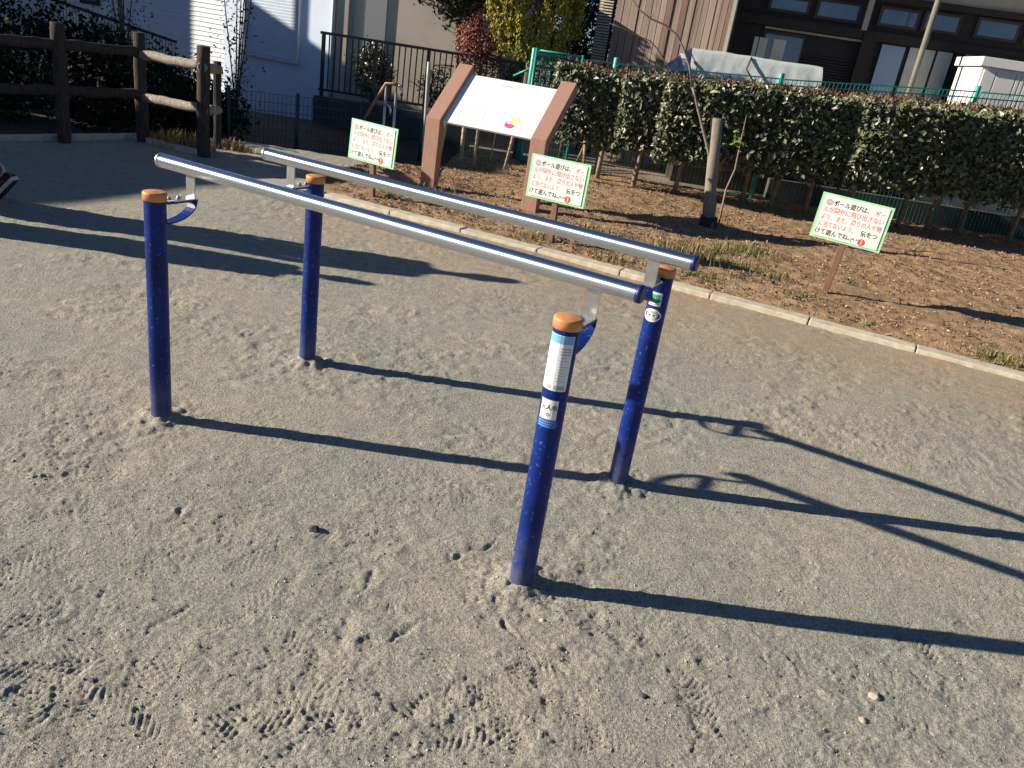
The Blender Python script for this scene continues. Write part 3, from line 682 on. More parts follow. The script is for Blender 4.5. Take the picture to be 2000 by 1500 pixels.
# shutter window
a0, zb_ = HW.s_z(486, 96); a1, _ = HW.s_z(580, 108)
wf = MB(); HW.box(wf, a0 - .05, a0, zb_ - .03, 2.3, .003, .06); HW.box(wf, a1, a1 + .05, zb_ - .03, 2.3, .003, .06); HW.box(wf, a0 - .06, a1 + .06, zb_ - .09, zb_ - .031, .003, .09); HW.box(wf, a0 - .05, a1 + .05, 2.301, 2.5, .003, .1)
wo = wf.build('window', MT['frame'], wh, world=True)
sl0 = None; k = 0; z = zb_ - .028
while z < 2.29:
    mb = MB(); mb.add([HW.pt(a0 + .001, z, .030), HW.pt(a1 - .001, z, .030), HW.pt(a1 - .001, z + .038, .038), HW.pt(a0 + .001, z + .038, .038), HW.pt(a0 + .001, z + .045, .030), HW.pt(a1 - .001, z + .045, .030)], [(0, 1, 2, 3), (3, 2, 5, 4)])
    if sl0 is None: sl0 = mb.build('shutter_slat', MT['shutter'], wo, world=True)
    else:
        c = sl0.copy(); c.location.z = .046 * k; link(c, wo)
    k += 1; z += .046
# return strip, downpipe, beige wing
cR = HW.pt(sR, 0)
ST = Plane((cR[0] + .002, cR[1] - .05), (.93, -.37)); s1 = ST.s_z(649, 60)[0]
mb = MB(); ST.box(mb, 0.0, s1, -.3, 4.6, -1.0, 0); mb.build('corner_wall', MT['house_white'], wh, world=True)
e1 = ST.pt(s1, 0)
WG = Plane((e1[0] + .05, min(e1[1] + .02, 13.72)), (.995, -.10)); sE = WG.s_z(985, 60)[0]
mb = MB(); WG.box(mb, 0, sE, -.3, 2.5, -3.0, 0); mb.build('wing_wall', MT['beige_wall'], wh, world=True)
mb = MB(); WG.box(mb, -.02, sE + .1, 2.51, 2.62, -3.1, .08); mb.build('wing_roof', MT['roof'], wh, world=True)
for (xa, xb, m_) in ((682, 690, 'grey_strip'), (713, 754, 'grey_strip')):
    mb = MB(); WG.box(mb, WG.s_z(xa, 50)[0], WG.s_z(xb, 50)[0], .3, 2.45, .002, .025 if xb - xa > 10 else .04); mb.build('wall_panel', MT[m_], wh, world=True)
mb = MB(); mb.tube([WG.pt(-.03, -.2, .06), WG.pt(-.03, 4.5, .06)], .028, 10); mb.build('downpipe', MT['house_white'], wh, world=True)
mb = MB(); HW.box(mb, sL - .4, sR + .1, 4.62, 4.9, -6, .05); mb.build('roof', MT['roof'], wh, world=True)
# left shaded window of the house
mb = MB(); q0 = HW.s_z(158, 0); q1 = HW.s_z(196, 12); HW.box(mb, q0[0], q1[0], q1[1], q1[1] + 1.2, .0, .03); w_ = mb.build('window', MT['dark_wood'], wh, world=True)
mb = MB(); HW.box(mb, q0[0] + .05, q1[0] - .05, q1[1] + .06, q1[1] + 1.14, .031, .036); mb.build('pane', MT['sky_tint_glass'], w_, world=True)

# plinth and black railing at y = 12.8
pl_ = MB().box(-3.66, .15, 12.72, 12.92, -.34, .30).build('plinth_wall', MT['dark_concrete']); tag(pl_, 'low dark concrete wall under the black railing', 'wall')
rl = thing('metal_railing', (-3.6, 12.82, .30), 'black metal railing of thin upright bars on the low wall', 'railing')
zl0, zl1 = .40, 1.205
MB().box(-3.62, .1, 12.80, 12.84, zl1 - .03, zl1 + .01).build('top_rail', MT['black_metal'], rl, world=True)
MB().box(-3.62, .1, 12.805, 12.835, zl0 - .02, zl0 + .015).build('bottom_rail', MT['black_metal'], rl, world=True)
bal = None; i = 0; x = -3.57
while x < .1:
    if i % 9 == 0: MB().box(x - .025, x + .025, 12.797, 12.843, .29, zl1 - .031).build('post', MT['black_metal'], rl, world=True)
    elif bal is None: bal = MB().box(x - .009, x + .009, 12.811, 12.829, zl0 + .016, zl1 - .031).build('baluster', MT['black_metal'], rl, world=True); bx = x
    else:
        c = bal.copy(); c.location.x = x - bx; link(c, rl)
    x += .088; i += 1

# sloping slatted railing far left
sr = thing('stair_railing', (-7.2, 12.6, 0), 'sloping railing with thin slats in the shade at the far left', 'railing')
def P13(x, y): return at(x, y, 12.6)
ta, tb, ba, bb_ = P13(95, -4), P13(330, 88), P13(95, 75), P13(330, 150)
ta, tb = at(95, -4, 12.6), at(345, 82, 12.6)
MB().tube([ta, tb], .022, 8).build('top_rail', MT['black_metal'], sr, world=True)
MB().tube([ta - [0, 0, .62], tb - [0, 0, .62]], .018, 8).build('bottom_rail', MT['black_metal'], sr, world=True)
s0_ = None
for k in range(40):
    p = ta + (tb - ta) * (k + .5) / 40
    if s0_ is None: s0_ = MB().box(p[0] - .008, p[0] + .008, p[1] - .008, p[1] + .008, p[2] - .61, p[2] - .02).build('slat', MT['grey_pole'], sr, world=True); ps = p
    else:
        c = s0_.copy(); c.location = Vector(p - ps); link(c, sr)

# two-tier handrail behind the left sign
hr = thing('stair_handrail', tuple(g(770, 262)), 'brown two level handrail with bent grey ends above the dark lane', 'handrail')
hr.location.z = -.1
A_ = lambda x, y, Y=10.2: at(x, y, Y)
MB().tube([A_(700, 252, 10.35), A_(728, 205, 10.27), A_(754, 163), A_(768, 164), A_(778, 166)], .020, 10).build('upper_rail', MT['brown_paint'], hr, world=True)
MB().tube([A_(778, 166), A_(782.5, 169), A_(785, 176), A_(784, 188)], .018, 10).build('return_bend', MT['plate'], hr, world=True)
MB().tube([A_(735, 198), A_(748, 202), A_(756, 205)], .018, 10).build('lower_rail', MT['brown_paint'], hr, world=True)
MB().tube([A_(756, 205), A_(761, 209), A_(762.5, 216), A_(761, 228)], .016, 10).build('return_bend', MT['plate'], hr, world=True)
for (xa, ya) in ((755, 168), (774, 180)):
    p = A_(xa, ya); MB().tube([(p[0], p[1], -.3), p], .016, 10).build('post', MT['plate'], hr, world=True)

# white pole and bamboo canes behind the notice board
def cane(name, bx, by, tx_, ty, r, m, label, cat, group=None, extra=0.0, rings=True):
    b = g(bx, by, -.0); t = at(tx_, ty, b[1]); d = t - b; t = t + d * extra; m_ = MB()
    n = 7; pts = [b - unit(d) * .12]; rs = [r]
    for k in range(1, n + 1):
        p = b + (t - b) * k / n
        if rings: pts += [p - unit(d) * .012, p, p + unit(d) * .012]; rs += [r * .97, r * 1.12, r * .97]
        else: pts.append(p); rs.append(r * .97)
    o = m_.tube(pts, rs, 10).build(name, MT[m]); o.data.transform(Matrix.Translation(-Vector(b))); o.location = b
    return tag(o, label, cat, group)
cane('white_pole', 826, 312, 838, 121, .022, 'grey_pole', 'slim pale pole rising behind the left leg of the notice board', 'pole', rings=False)
G_ = 'bamboo canes behind the notice board'
cane('bamboo_cane', 853.5, 327, 870, 243, .024, 'bamboo', 'knotty bamboo cane just right of the left board leg', 'cane', G_, .3)
cane('bamboo_cane', 899, 321, 906.5, 252, .026, 'bamboo', 'thickest bamboo cane under the left half of the white panel', 'cane', G_, .3)
cane('bamboo_cane', 925, 327, 932, 265, .022, 'bamboo', 'upright bamboo cane under the middle of the white panel', 'cane', G_, .3)
cane('bamboo_cane', 957, 318, 967, 265, .010, 'bamboo', 'thinnest pale cane under the white panel', 'cane', G_, .3)
cane('bamboo_cane', 983, 336, 1000, 274, .018, 'bamboo', 'strongly leaning bamboo cane left of the right board leg', 'cane', G_, .25)
tr_ = cane('slim_trunk', 1094, 306, 1109, 219, .032, 'bark', 'slim dark bare trunk beside the right leg of the notice board', 'tree', None, .35, False)
lw = thing('low_mesh_fence', (-3.4, 9.55, -.1), 'low dark green wire fence in the shade along the lane', 'fence')
FA, FB = np.array([-3.75, 9.62, 0.]), np.array([-.95, 11.0, 0.]); fd = unit(FB - FA); fl = np.linalg.norm(FB - FA)
for k in range(5):
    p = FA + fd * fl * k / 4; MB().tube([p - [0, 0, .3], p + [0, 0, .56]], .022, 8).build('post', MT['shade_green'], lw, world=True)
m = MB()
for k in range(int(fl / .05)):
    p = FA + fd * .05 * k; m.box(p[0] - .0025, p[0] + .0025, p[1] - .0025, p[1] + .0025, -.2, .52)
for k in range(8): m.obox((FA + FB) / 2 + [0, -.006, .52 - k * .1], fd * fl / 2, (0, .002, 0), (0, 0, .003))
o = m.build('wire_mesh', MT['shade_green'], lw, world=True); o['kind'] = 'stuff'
# little tree support with a cross bar
b = g(1137, 312); ts = thing('tree_support', tuple(b), 'small wooden prop with a cross bar left of the hedge', 'tree support')
q = b[1]
MB().tube([g(1140, 325), at(1143, 262, q)], .022, 8).build('leg', MT['stem'], ts, world=True)
MB().tube([g(1124, 322), at(1142, 282, q)], .020, 8).build('leg', MT['stem'], ts, world=True)
MB().tube([at(1127, 276, q - .03), at(1160, 281, q - .03)], .018, 8).build('cross_bar', MT['stake'], ts, world=True)

# ================================================================== HEDGE, one shrub after another
def shrub_points(n, cx, w, zb, zt, yc=10.55, d=.40):
    u = rng.random(n); x = cx + rng.uniform(-w, w, n); y = yc + rng.uniform(-d, d, n); z = rng.uniform(zb, zt, n)
    Nn = rng.normal(size=(n, 3)) * .55
    f = u < .62; y[f] = yc - d + rng.normal(size=f.sum()) * .055 + .02; Nn[f] += [-.8, -.6, .4]
    t = (u >= .62) & (u < .80); z[t] = zt - np.abs(rng.normal(size=t.sum())) * .06 + .02; Nn[t] += [0, -.3, 1.0]
    r = u >= .80; Nn[r] += [-.3, -.3, .5]
    # lumpy surface and a ragged lower edge
    y += .045 * vnoise(x * 1.0, z, .28, 2) * (y < yc); z += .09 * vnoise(x, y, .3, 3) * (z > (zb + zt) / 2)
    keep = z > zb + .22 * (vnoise(x, y * .3, .22, 4) + .5) * rng.random(n)
    return np.stack([x, y, z], 1)[keep], Nn[keep]
feet = [(1165, 352), (1235, 366), (1315, 382), (1387, 394), (1445, 401), (1500, 411), (1570, 421), (1652, 436), (1750, 448), (1807, 454), (1872, 462), (1966, 479)]
names = ['leftmost hedge shrub, next to the wooden prop', 'second hedge shrub from the left end', 'hedge shrub left of the staked sapling', 'hedge shrub straight behind the round stake', 'hedge shrub just right of the round stake',
         'hedge shrub below the middle of the silver cover', 'hedge shrub below the right end of the silver cover', 'hedge shrub behind the lone leaning sign', 'hedge shrub right of the lone leaning sign', 'hedge shrub with a slanting stem, right of the lone sign',
         'hedge shrub below the last green fence post', 'hedge shrub in front of the white shed']
fx = [g(*p)[:2] for p in feet] + [np.array([6.62, 10.62]), np.array([7.25, 10.6])]
names += ['hedge shrub at the right picture edge', 'hedge shrub beyond the right picture edge']
for i, ((x, y), nm) in enumerate(zip(fx, names)):
    lo = fx[i - 1][0] if i else x - .75; hi = fx[i + 1][0] if i + 1 < len(fx) else x + .6
    cx = (lo + hi) / 2 if 0 < i < len(fx) - 1 else x - .12; w = max(.36, (hi - lo) / 4 + .17)
    zt = 1.275 + .050 * (x - .2); zb = .43 + .012 * x + random.uniform(-.05, .05)
    if i == 0: w = .46; zb = .40; cx = x - .28
    t = thing('hedge_shrub', (x, y, 0), 'glossy dark green ' + nm, 'shrub', 'shrubs clipped into the long hedge')
    m = MB(); lean = random.uniform(-.06, .06)
    m.tube([(x, y, -.1), (x + lean * .3, y, .25), (x + lean, y, .62), (x + lean * 1.3, y, zt - .2)], [.034, .030, .026, .012], 9, True, .08)
    for k in range(6):
        a = random.uniform(0, 6.28); z0 = random.uniform(.5, .9)
        m.tube([(x + lean, y, z0), (x + lean + .25 * math.cos(a), y + .2 * math.sin(a), z0 + random.uniform(.1, .35))], [.012, .005], 5)
    m.build('trunk', MT['stem'], t, world=True)
    n = int(2600 * (2 * w) / .6); P, N = shrub_points(n, cx, w, zb, zt, d=.36 + .042 * max(0, x)); P[:, 1] += y - 10.55
    leaf_mesh('foliage', P, N, .070, MT['hedge_leaf'], t, .56, .2, origin=(x, y, 0), rnd=np.clip(rng.beta(1.6, 2.2, len(P)), 0, .97))
    n = int(170 * (2 * w) / .6); P = np.stack([cx + rng.uniform(-w, w, n), y + rng.uniform(-.40 - .03 * max(0, x), .3, n), zt + rng.normal(.03, .03, n)], 1)
    leaf_mesh('young_leaves', P, rng.normal(size=(n, 3)) + [0, -.4, .2], .055, MT['hedge_tip'], t, .4, .2, up=np.array([0, 0, .9]), origin=(x, y, 0))

# staked sapling
sb = g(1380, 446)
st = thing('tree_stake', tuple(sb), 'thick round wooden stake standing before the hedge', 'stake')
stop = at(1401, 232, sb[1] + .02)
MB().tube([sb - [0, 0, .2], sb, (sb + stop) / 2, stop, stop + [0, 0, .004]], [.062, .062, .060, .058, .050], 16, True, .02).build('pole', MT['stake'], st, world=True)
rp = MB()
for k in range(5): rp.tube([sb + np.array([.082 * math.cos(a), .082 * math.sin(a), .03 + .022 * k + .006 * math.sin(3 * a + k)]) for a in np.linspace(0, 2 * math.pi, 15)], .012, 6)
rp.build('rope_binding', MT['rope'], st, world=True)
sp = thing('bare_sapling', tuple(g(1388, 448)), 'leafless sapling bending away to the left of the round stake', 'tree')
S_ = lambda x, y, d=0.0: at(x, y, sb[1] + d)
MB().tube([g(1390, 452) - [0, 0, .1], S_(1396, 400), S_(1392, 330), S_(1385, 300), S_(1370, 240), S_(1359, 195), S_(1352, 170)], [.022, .020, .018, .016, .014, .012, .012], 8, True, .05).build('trunk', MT['stake'], sp, world=True)
MB().tube([S_(1352, 170), S_(1347, 130), S_(1335, 95), S_(1322, 68), S_(1300, 49), S_(1272, 37), S_(1250, 20), S_(1236, 0), S_(1222, -25)], [.012, .011, .010, .009, .009, .008, .006, .005, .003], 7, True, .05).build('branch', MT['stake'], sp, world=True)
MB().tube([S_(1357, 192), S_(1325, 160), S_(1300, 122), S_(1286, 98), S_(1270, 80), S_(1245, 70), S_(1215, 55), S_(1190, 45)], [.010, .009, .008, .007, .006, .005, .004, .002], 6, True, .05).build('branch', MT['bark'], sp, world=True)
MB().tube([S_(1270, 37), S_(1280, 20), S_(1283, 0), S_(1284, -20)], [.005, .004, .003, .002], 5).build('branch', MT['stake'], sp, world=True)
MB().tube([S_(1352, 170), S_(1362, 130), S_(1352, 108), S_(1345, 92)], [.008, .007, .005, .003], 5).build('branch', MT['stake'], sp, world=True)
s2b = g(1402, 447)
s2 = thing('bare_sapling', tuple(s2b), 'thin twiggy sapling rising to the right of the round stake', 'tree')
T_ = lambda x, y: at(x, y, s2b[1] + .3)
MB().tube([s2b - [0, 0, .1], T_(1418, 370), T_(1436, 330), T_(1446, 280), T_(1453, 250), T_(1458, 225)], [.012, .010, .009, .008, .006, .003], 6, True, .05).build('trunk', MT['stem'], s2, world=True)
P = np.concatenate([T_(1432 + 14 * random.random(), 285 - 26 * random.random())[None] for _ in range(26)]) + rng.normal(size=(26, 3)) * .03
leaf_mesh('leaves', P, rng.normal(size=(26, 3)) + [-.3, -.8, .5], .06, mat('fresh_leaf', (.12, .22, .04), .4), s2, .5, origin=tuple(s2.location))

# ================================================================== GREEN MESH FENCE
gf = thing('mesh_fence', (.67, 11.05, 0), 'green wire mesh fence running behind the hedge', 'fence')
FP = [(-.372, 1.44), (.674, 1.475), (2.765, 1.595), (5.20, 1.80), (7.4, 1.95)]
for x, h in FP: MB().tube([(x, 11.05, -.2), (x, 11.05, h), (x, 11.05, h + .012)], [.036, .036, .026], 12).build('post', MT['green_metal'], gf, world=True)
for (xa, ha), (xb, hb) in zip(FP[:-1], FP[1:]):
    m = MB(); n = int((xb - xa - .06) / .052)
    tz = lambda x: (ha + (hb - ha) * (x - xa) / (xb - xa)) - .06
    for k in range(n + 1):
        x = xa + .035 + k * .052; y = 11.02
        m.box(x - .0014, x + .0014, y - .0014, y + .0014, .05, .75); m.box(x - .0035, x + .0035, y - .0035, y + .0035, .75, tz(x) - .07)
        m.obox((x, y - .010, tz(x) - .035), (.0035, 0, 0), (0, .012, -.034), (0, .003, .001))
    for f_ in (0., .07, .17, .37, .57, .77, .97, 1.17):
        za, zb2 = tz(xa) - f_, tz(xb) - f_
        m.obox(((xa + xb) / 2, 11.015 - (.02 if f_ == 0 else 0), (za + zb2) / 2), ((xb - xa) / 2 - .03, 0, (zb2 - za) / 2), (0, .003, 0), (0, 0, (.008 if f_ < .1 else .0055) if f_ < .3 else .0025))
    o = m.build('wire_mesh', MT['green_metal'], gf, world=True); o['kind'] = 'stuff'
m = MB()
for k in range(15):
    x = -.33 + k * .040; m.box(x - .0045, x + .0045, 10.985, 10.993, .06, 1.42)
for k in range(16): m.box(-.345, .245, 10.977, 10.983, .08 + k * .088, .087 + k * .088)
o = m.build('gate_mesh', MT['green_metal'], gf, world=True); o['kind'] = 'stuff'
for x in (-.345, .245): MB().tube([(x, 10.985, -.1), (x, 10.985, 1.45)], .016, 8).build('gate_frame', MT['green_metal'], gf, world=True)
for z in (.06, 1.43): MB().tube([(-.33, 10.985, z), (.23, 10.985, z)], .012, 8).build('gate_frame', MT['green_metal'], gf, world=True)
# return panel of the fence running back at the left end, with its brace
m = MB()
for k in range(17):
    y = 11.08 + k * .06; x = -.372 - (y - 11.05) * .12
    m.box(x - .003, x + .003, y - .003, y + .003, .05, 1.34)
for zz in (.1, .3, .5, .7, .9, 1.1, 1.27, 1.34): m.obox((-.372 - .06, 11.56, zz), (-.06, .5, 0), (.003, 0, 0), (0, 0, .003))
o = m.build('wire_mesh', MT['green_metal'], gf, world=True); o['kind'] = 'stuff'
MB().tube([at(1003, 148, 11.2), at(1045, 130, 11.1)], .014, 7).build('brace', MT['green_metal'], gf, world=True)
MB().tube([at(1015, 322, 10.9), at(1022, 276, 10.9)], .016, 7).build('lower_post', MT['green_metal'], gf, world=True)

# ================================================================== BACKGROUND, RIGHT: old house, boards, tarp, shed
WW = Plane((2.36, 13.05), (.95, -.31))
oh = thing('old_house', (2.3, 13.0, 0), 'old dark timber house with brown board wing behind the hedge', 'house')
sa = WW.s_z(1196, 100)[0]; sb_ = WW.s_z(1424, 40)[0]
mb = MB(); WW.box(mb, sa, sb_, -.3, 4.2, -1.3, -.03); mb.build('wing_wall', MT['dark_wood'], oh, world=True)
edges = [1196, 1210, 1224, 1240, 1252, 1266, 1281, 1293, 1306, 1322, 1334, 1348, 1362, 1374, 1388, 1400, 1412, 1424]
for xa, xb in zip(edges[:-1], edges[1:]):
    s0, s1 = WW.s_z(xa, 60)[0], WW.s_z(xb, 60)[0]; dd = random.uniform(.0, .02)
    mb = MB(); WW.box(mb, s0 + .004, s1 - .004, -.2, 4.1, -.028, dd); mb.build('board', MT[random.choice(('old_board', 'old_board', 'old_board_light', 'old_board_dark'))], oh, world=True, bevel=.004)
mb = MB(); WW.box(mb, sb_ + .012, sb_ + .062, -.2, 4.1, -.1, .03); mb.build('corner_trim', MT['grey_pole'], oh, world=True)
mb = MB(); WW.box(mb, sa - .3, sb_ + .2, 4.22, 4.4, -1.6, .4); mb.build('roof', MT['roof'], oh, world=True)
lv = thing('louvre_screen', tuple(WW.pt(WW.s_z(1180, 80)[0], 0)), 'narrow pale slatted screen at the left end of the brown boards', 'screen')
l0, l1 = WW.s_z(1164, 60)[0], WW.s_z(1190, 60)[0]; s0_ = None
mb = MB(); WW.box(mb, l0 - .02, l1 + .02, .0, 3.1, -.08, -.02); mb.build('backing', MT['dark_wood'], lv, world=True)
for k in range(44):
    z = 1.25 + k * .040
    if s0_ is None: mb = MB(); c0 = WW.pt((l0 + l1) / 2, z, .01); mb.obox(c0, WW.T * (l1 - l0) / 2, WW.n * .022 + np.array([0, 0, -.010]), (0, 0, .006)); s0_ = mb.build('slat', MT['louvre'], lv, world=True)
    else:
        c = s0_.copy(); c.location.z = z - 1.25; link(c, lv)

FC = Plane((2.42, 14.15), (.985, -.17))
mb = MB(); FC.box(mb, -.2, 8.5, -.3, 4.4, -4, 0); mb.build('main_wall', MT['dark_wood'], oh, world=True)
def fpanel(name, m_, xa, xb, ya, yb, d0, d1, parent=oh):
    xm, ym = (xa + xb) / 2, (ya + yb) / 2
    s0 = FC.s_z(xa, ym)[0]; s1 = FC.s_z(xb, ym)[0]; z1 = FC.s_z(xm, ya)[1]; z0 = FC.s_z(xm, yb)[1]
    mb = MB(); FC.box(mb, s0, s1, z0, z1, d0, d1); o = mb.build(name, MT[m_], parent, world=True); o_sz = (s0, s1, z0, z1); return o, o_sz
def fwindow(xa, xb, ya, yb, gm='sky_tint_glass'):
    o, (s0, s1, z0, z1) = fpanel('window', 'lattice', xa, xb, ya, yb, .003, .05)
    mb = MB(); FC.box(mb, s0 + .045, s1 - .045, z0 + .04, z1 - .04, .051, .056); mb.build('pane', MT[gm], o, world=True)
for q in ((1500, 1583, -6, 26), (1592, 1682, 2, 42), (1714, 1795, 16, 56), (1800, 1876, 25, 66), (1902, 1990, 38, 80), (1998, 2080, 50, 92)): fwindow(*q)
zt_ = FC.s_z(1850, 5)[1]
mb = MB(); FC.box(mb, -.1, 8.6, zt_ - .11, zt_ - .02, .06, .12); mb.build('head_beam', MT['dark_wood'], oh, world=True)
mb = MB(); FC.box(mb, 1.95, 8.6, zt_ - .015, zt_ + .62, .003, .06); mb.build('plaster_band', MT['soffit'], oh, world=True)
mb = MB(); FC.box(mb, 1.0, 8.8, zt_ + .63, zt_ + .68, .002, .9); mb.build('eave_soffit', MT['soffit'], oh, world=True)
mb = MB(); FC.box(mb, -.2, 8.8, zt_ + .685, zt_ + .9, -4.2, .95); mb.build('roof', MT['roof'], oh, world=True)
zb2 = FC.s_z(1700, 75)[1]
mb = MB(); FC.box(mb, 0, 8.6, zb2 - .03, zb2 + .10, .004, .12); mb.build('lintel', MT['dark_wood'], oh, world=True)
fpanel('pillar', 'dark_wood', 1668, 1694, 62, 190, .004, .14)
o, (s0, s1, z0, z1) = fpanel('corner_post', 'grey_pole', 1692, 1703, -40, 62, .13, .19)
fpanel('blue_door', 'door_blue', 1697, 1743, 86, 260, .006, .05)
for xa, xb in ((1750, 1800), (1804, 1834), (1858, 1908), (1912, 1960), (1966, 2020)): fpanel('paper_screen', 'door_beige', xa, xb, 92 + (xa - 1750) * .11, 270, .006, .045)
fpanel('door_frame', 'dark_wood', 1838, 1853, 95, 270, .006, .08)
o, (s0, s1, z0, z1) = fpanel('lower_window', 'lattice', 1478, 1562, 62, 175, .003, .04)
mb = MB(); FC.box(mb, s0 + .04, s1 - .03, z0, z1 - .05, .041, .045); mb.build('pane', MT['sky_tint_glass'], o, world=True)
for xa in (1462, 1472, 1480, 1500, 1508, 1516): fpanel('curtain_fold', 'door_beige', xa, xa + 8, 70 + (xa - 1462) * .13, 175, .046, .06, o)
mb = MB(); FC.box(mb, s0, s1 + .9, z1 + .02, z1 + .05, .05, .09); mb.build('curtain_rail', MT['bamboo'], oh, world=True)
la, lb = FC.s_z(1565, 120)[0], FC.s_z(1664, 120)[0]; s0_ = None
for k in range(26):
    z = .9 + k * .042
    if z > zb2 - .1: break
    if s0_ is None: mb = MB(); mb.obox(FC.pt((la + lb) / 2, z, .03), FC.T * (lb - la) / 2, FC.n * .014 + np.array([0, 0, -.008]), (0, 0, .005)); s0_ = mb.build('lattice_slat', MT['lattice'], oh, world=True)
    else:
        c = s0_.copy(); c.location.z = z - .9; link(c, oh)
pb = at(1790, 190, 12.75); ptop = at(1833, 0, 12.75)
pb[2] = 0; po = MB().tube([(ptop[0], 12.75, -.3), (ptop[0], 12.75, 3.6)], .040, 12).build('eave_post', MT['eave_post']); po.data.transform(Matrix.Translation((-ptop[0], -12.75, 0))); po.location = (ptop[0], 12.75, 0)
tag(po, 'straight grey post holding the eave before the pale doors', 'post')

# silver cover over a pile
tp = thing('covered_pile', (2.4, 12.2, 0), 'low pile under a wrinkled silver cover with a blue end', 'covered pile')
TA, TB = at(1352, 92, 12.5), at(1606, 131, 12.5); TC = at(1296, 128, 12.35)
nx, nz = 40, 16; vs = []; fs = []
for i in range(nx):
    f_ = i / (nx - 1); top = TA + (TB - TA) * f_
    for j in range(nz):
        gq = j / (nz - 1); a = gq * 2 - 1
        dy = .40 * a; dz = -.60 * max(0, abs(a) - .05) ** 1.25
        wr = (.016 * math.sin(f_ * 31 + gq * 7 + 2 * math.sin(f_ * 9)) + .010 * math.sin(f_ * 67 - gq * 15)) * abs(a) + .03 * float(vnoise(np.array([f_ * 3.]), np.array([gq * 2.]), .35, 2)[0])
        vs.append(top + np.array([.0, dy + wr, dz + wr * .6]))
fs = [(i * nz + j, (i + 1) * nz + j, (i + 1) * nz + j + 1, i * nz + j + 1) for i in range(nx - 1) for j in range(nz - 1)]
c1 = MB(); c1.add(vs, fs, True); c1.build('silver_cover', MT['tarp'], tp, world=True)
en = MB(); ring = [np.array(vs[j]) for j in range(nz)]; low = TC + np.array([0, 0, 0])
en.add(ring + [low, low + [0, .4, 0]], [(j, j + 1, nz) for j in range(nz - 1)]); en.build('blue_end', MT['tarp_blue'], tp, world=True)
ws = MB(); q0, q1 = at(1333, 105, 12.33), at(1341, 138, 12.12); ws.obox((q0 + q1) / 2 + [0, -.02, 0], (.035, 0, 0), (q1 - q0) / 2, (0, .004, .004)); ws.build('white_flap', MT['white_print'], tp, world=True)
rp = MB(); rp.tube([at(1468, 112, 12.45), at(1458, 135, 12.22), at(1480, 175, 12.06)], .012, 6); rp.build('rope', MT['rope'], tp, world=True)
MB().box(TA[0] + .05, TB[0] - .05, 12.2, 12.85, -.1, .95).build('stacked_load', MT['dark_wood'], tp, world=True)

fw = MB().box(3.0, 7.6, 11.2, 11.32, -.3, .30).build('shade_wall', MT['dark_concrete']); tag(fw, 'low dark wall added as shade behind the right half of the hedge stems', 'wall')  # dark wall added where shade lies behind the hedge stems
# white shed
SH = Plane((5.7, 11.95), (.99, -.12)); s0 = SH.s_z(1913, 150)[0]; zt_ = SH.s_z(1935, 112)[1]
sh = thing('storage_shed', tuple(SH.pt(s0, 0)), 'white metal storage shed with grooved doors at the right edge', 'shed')
mb = MB(); SH.box(mb, s0, s0 + 2.6, -.1, zt_ - .12, -1.0, 0); mb.build('body', MT['shed'], sh, world=True)
mb = MB(); SH.box(mb, s0 - .05, s0 + 2.65, zt_ - .118, zt_, -1.05, .07); mb.build('lid', MT['shed'], sh, world=True, bevel=.006)
for k, wd in enumerate((.17, .26, .06, .06, .30, .06, .06, .30, .06, .06, .3)):
    a = s0 + .02 + sum((.17, .26, .06, .06, .30, .06, .06, .30, .06, .06, .3)[:k]); mb = MB(); SH.box(mb, a + .008, a + wd - .008, .0, zt_ - .16, .001, .022); mb.build('door_panel', MT['shed'], sh, world=True, bevel=.004)

# ================================================================== TREES AND SHRUBS BEHIND
def crown_pts(c, rad, n, clumps, spread, seed=0):
    c = np.array(c); rad = np.array(rad); d = unit(rng.normal(size=(clumps, 3))); rr = rng.uniform(.55, 1.0, clumps)[:, None]
    K = d * rr * rad; idx = rng.integers(0, clumps, n); P = K[idx] + rng.normal(size=(n, 3)) * spread
    return P + c, unit(P / rad) + rng.normal(size=(n, 3)) * .6
def tree(name, base, c, rad, n, clumps, spread, leaf, lm, label, cat, trunk_r=.05, aspect=.5, up=None, branches=8, group=None):
    t = thing(name, base, label, cat, group); base = np.array(base); m = MB(); c = np.array(c)
    m.tube([base - [0, 0, .2], base + (c - base) * .5 + rng.normal(size=3) * .03, c, c + [0, 0, rad[2] * .6]], [trunk_r, trunk_r * .8, trunk_r * .5, trunk_r * .15], 8, True, .05)
    for k in range(branches):
        f_ = random.uniform(.45, 1); p = base + (c - base) * f_; d = unit(rng.normal(size=3) + [0, 0, .5]) * np.array(rad) * .8
        m.tube([p, p + d * .5 + [0, 0, .05], p + d], [trunk_r * .3, trunk_r * .2, trunk_r * .06], 5)
    m.build('trunk', MT['bark'], t, world=True)
    P, N = crown_pts(c, rad, n, clumps, spread); leaf_mesh('crown', P, N, leaf, MT[lm], t, aspect, .2, up=up, origin=tuple(base)); return t
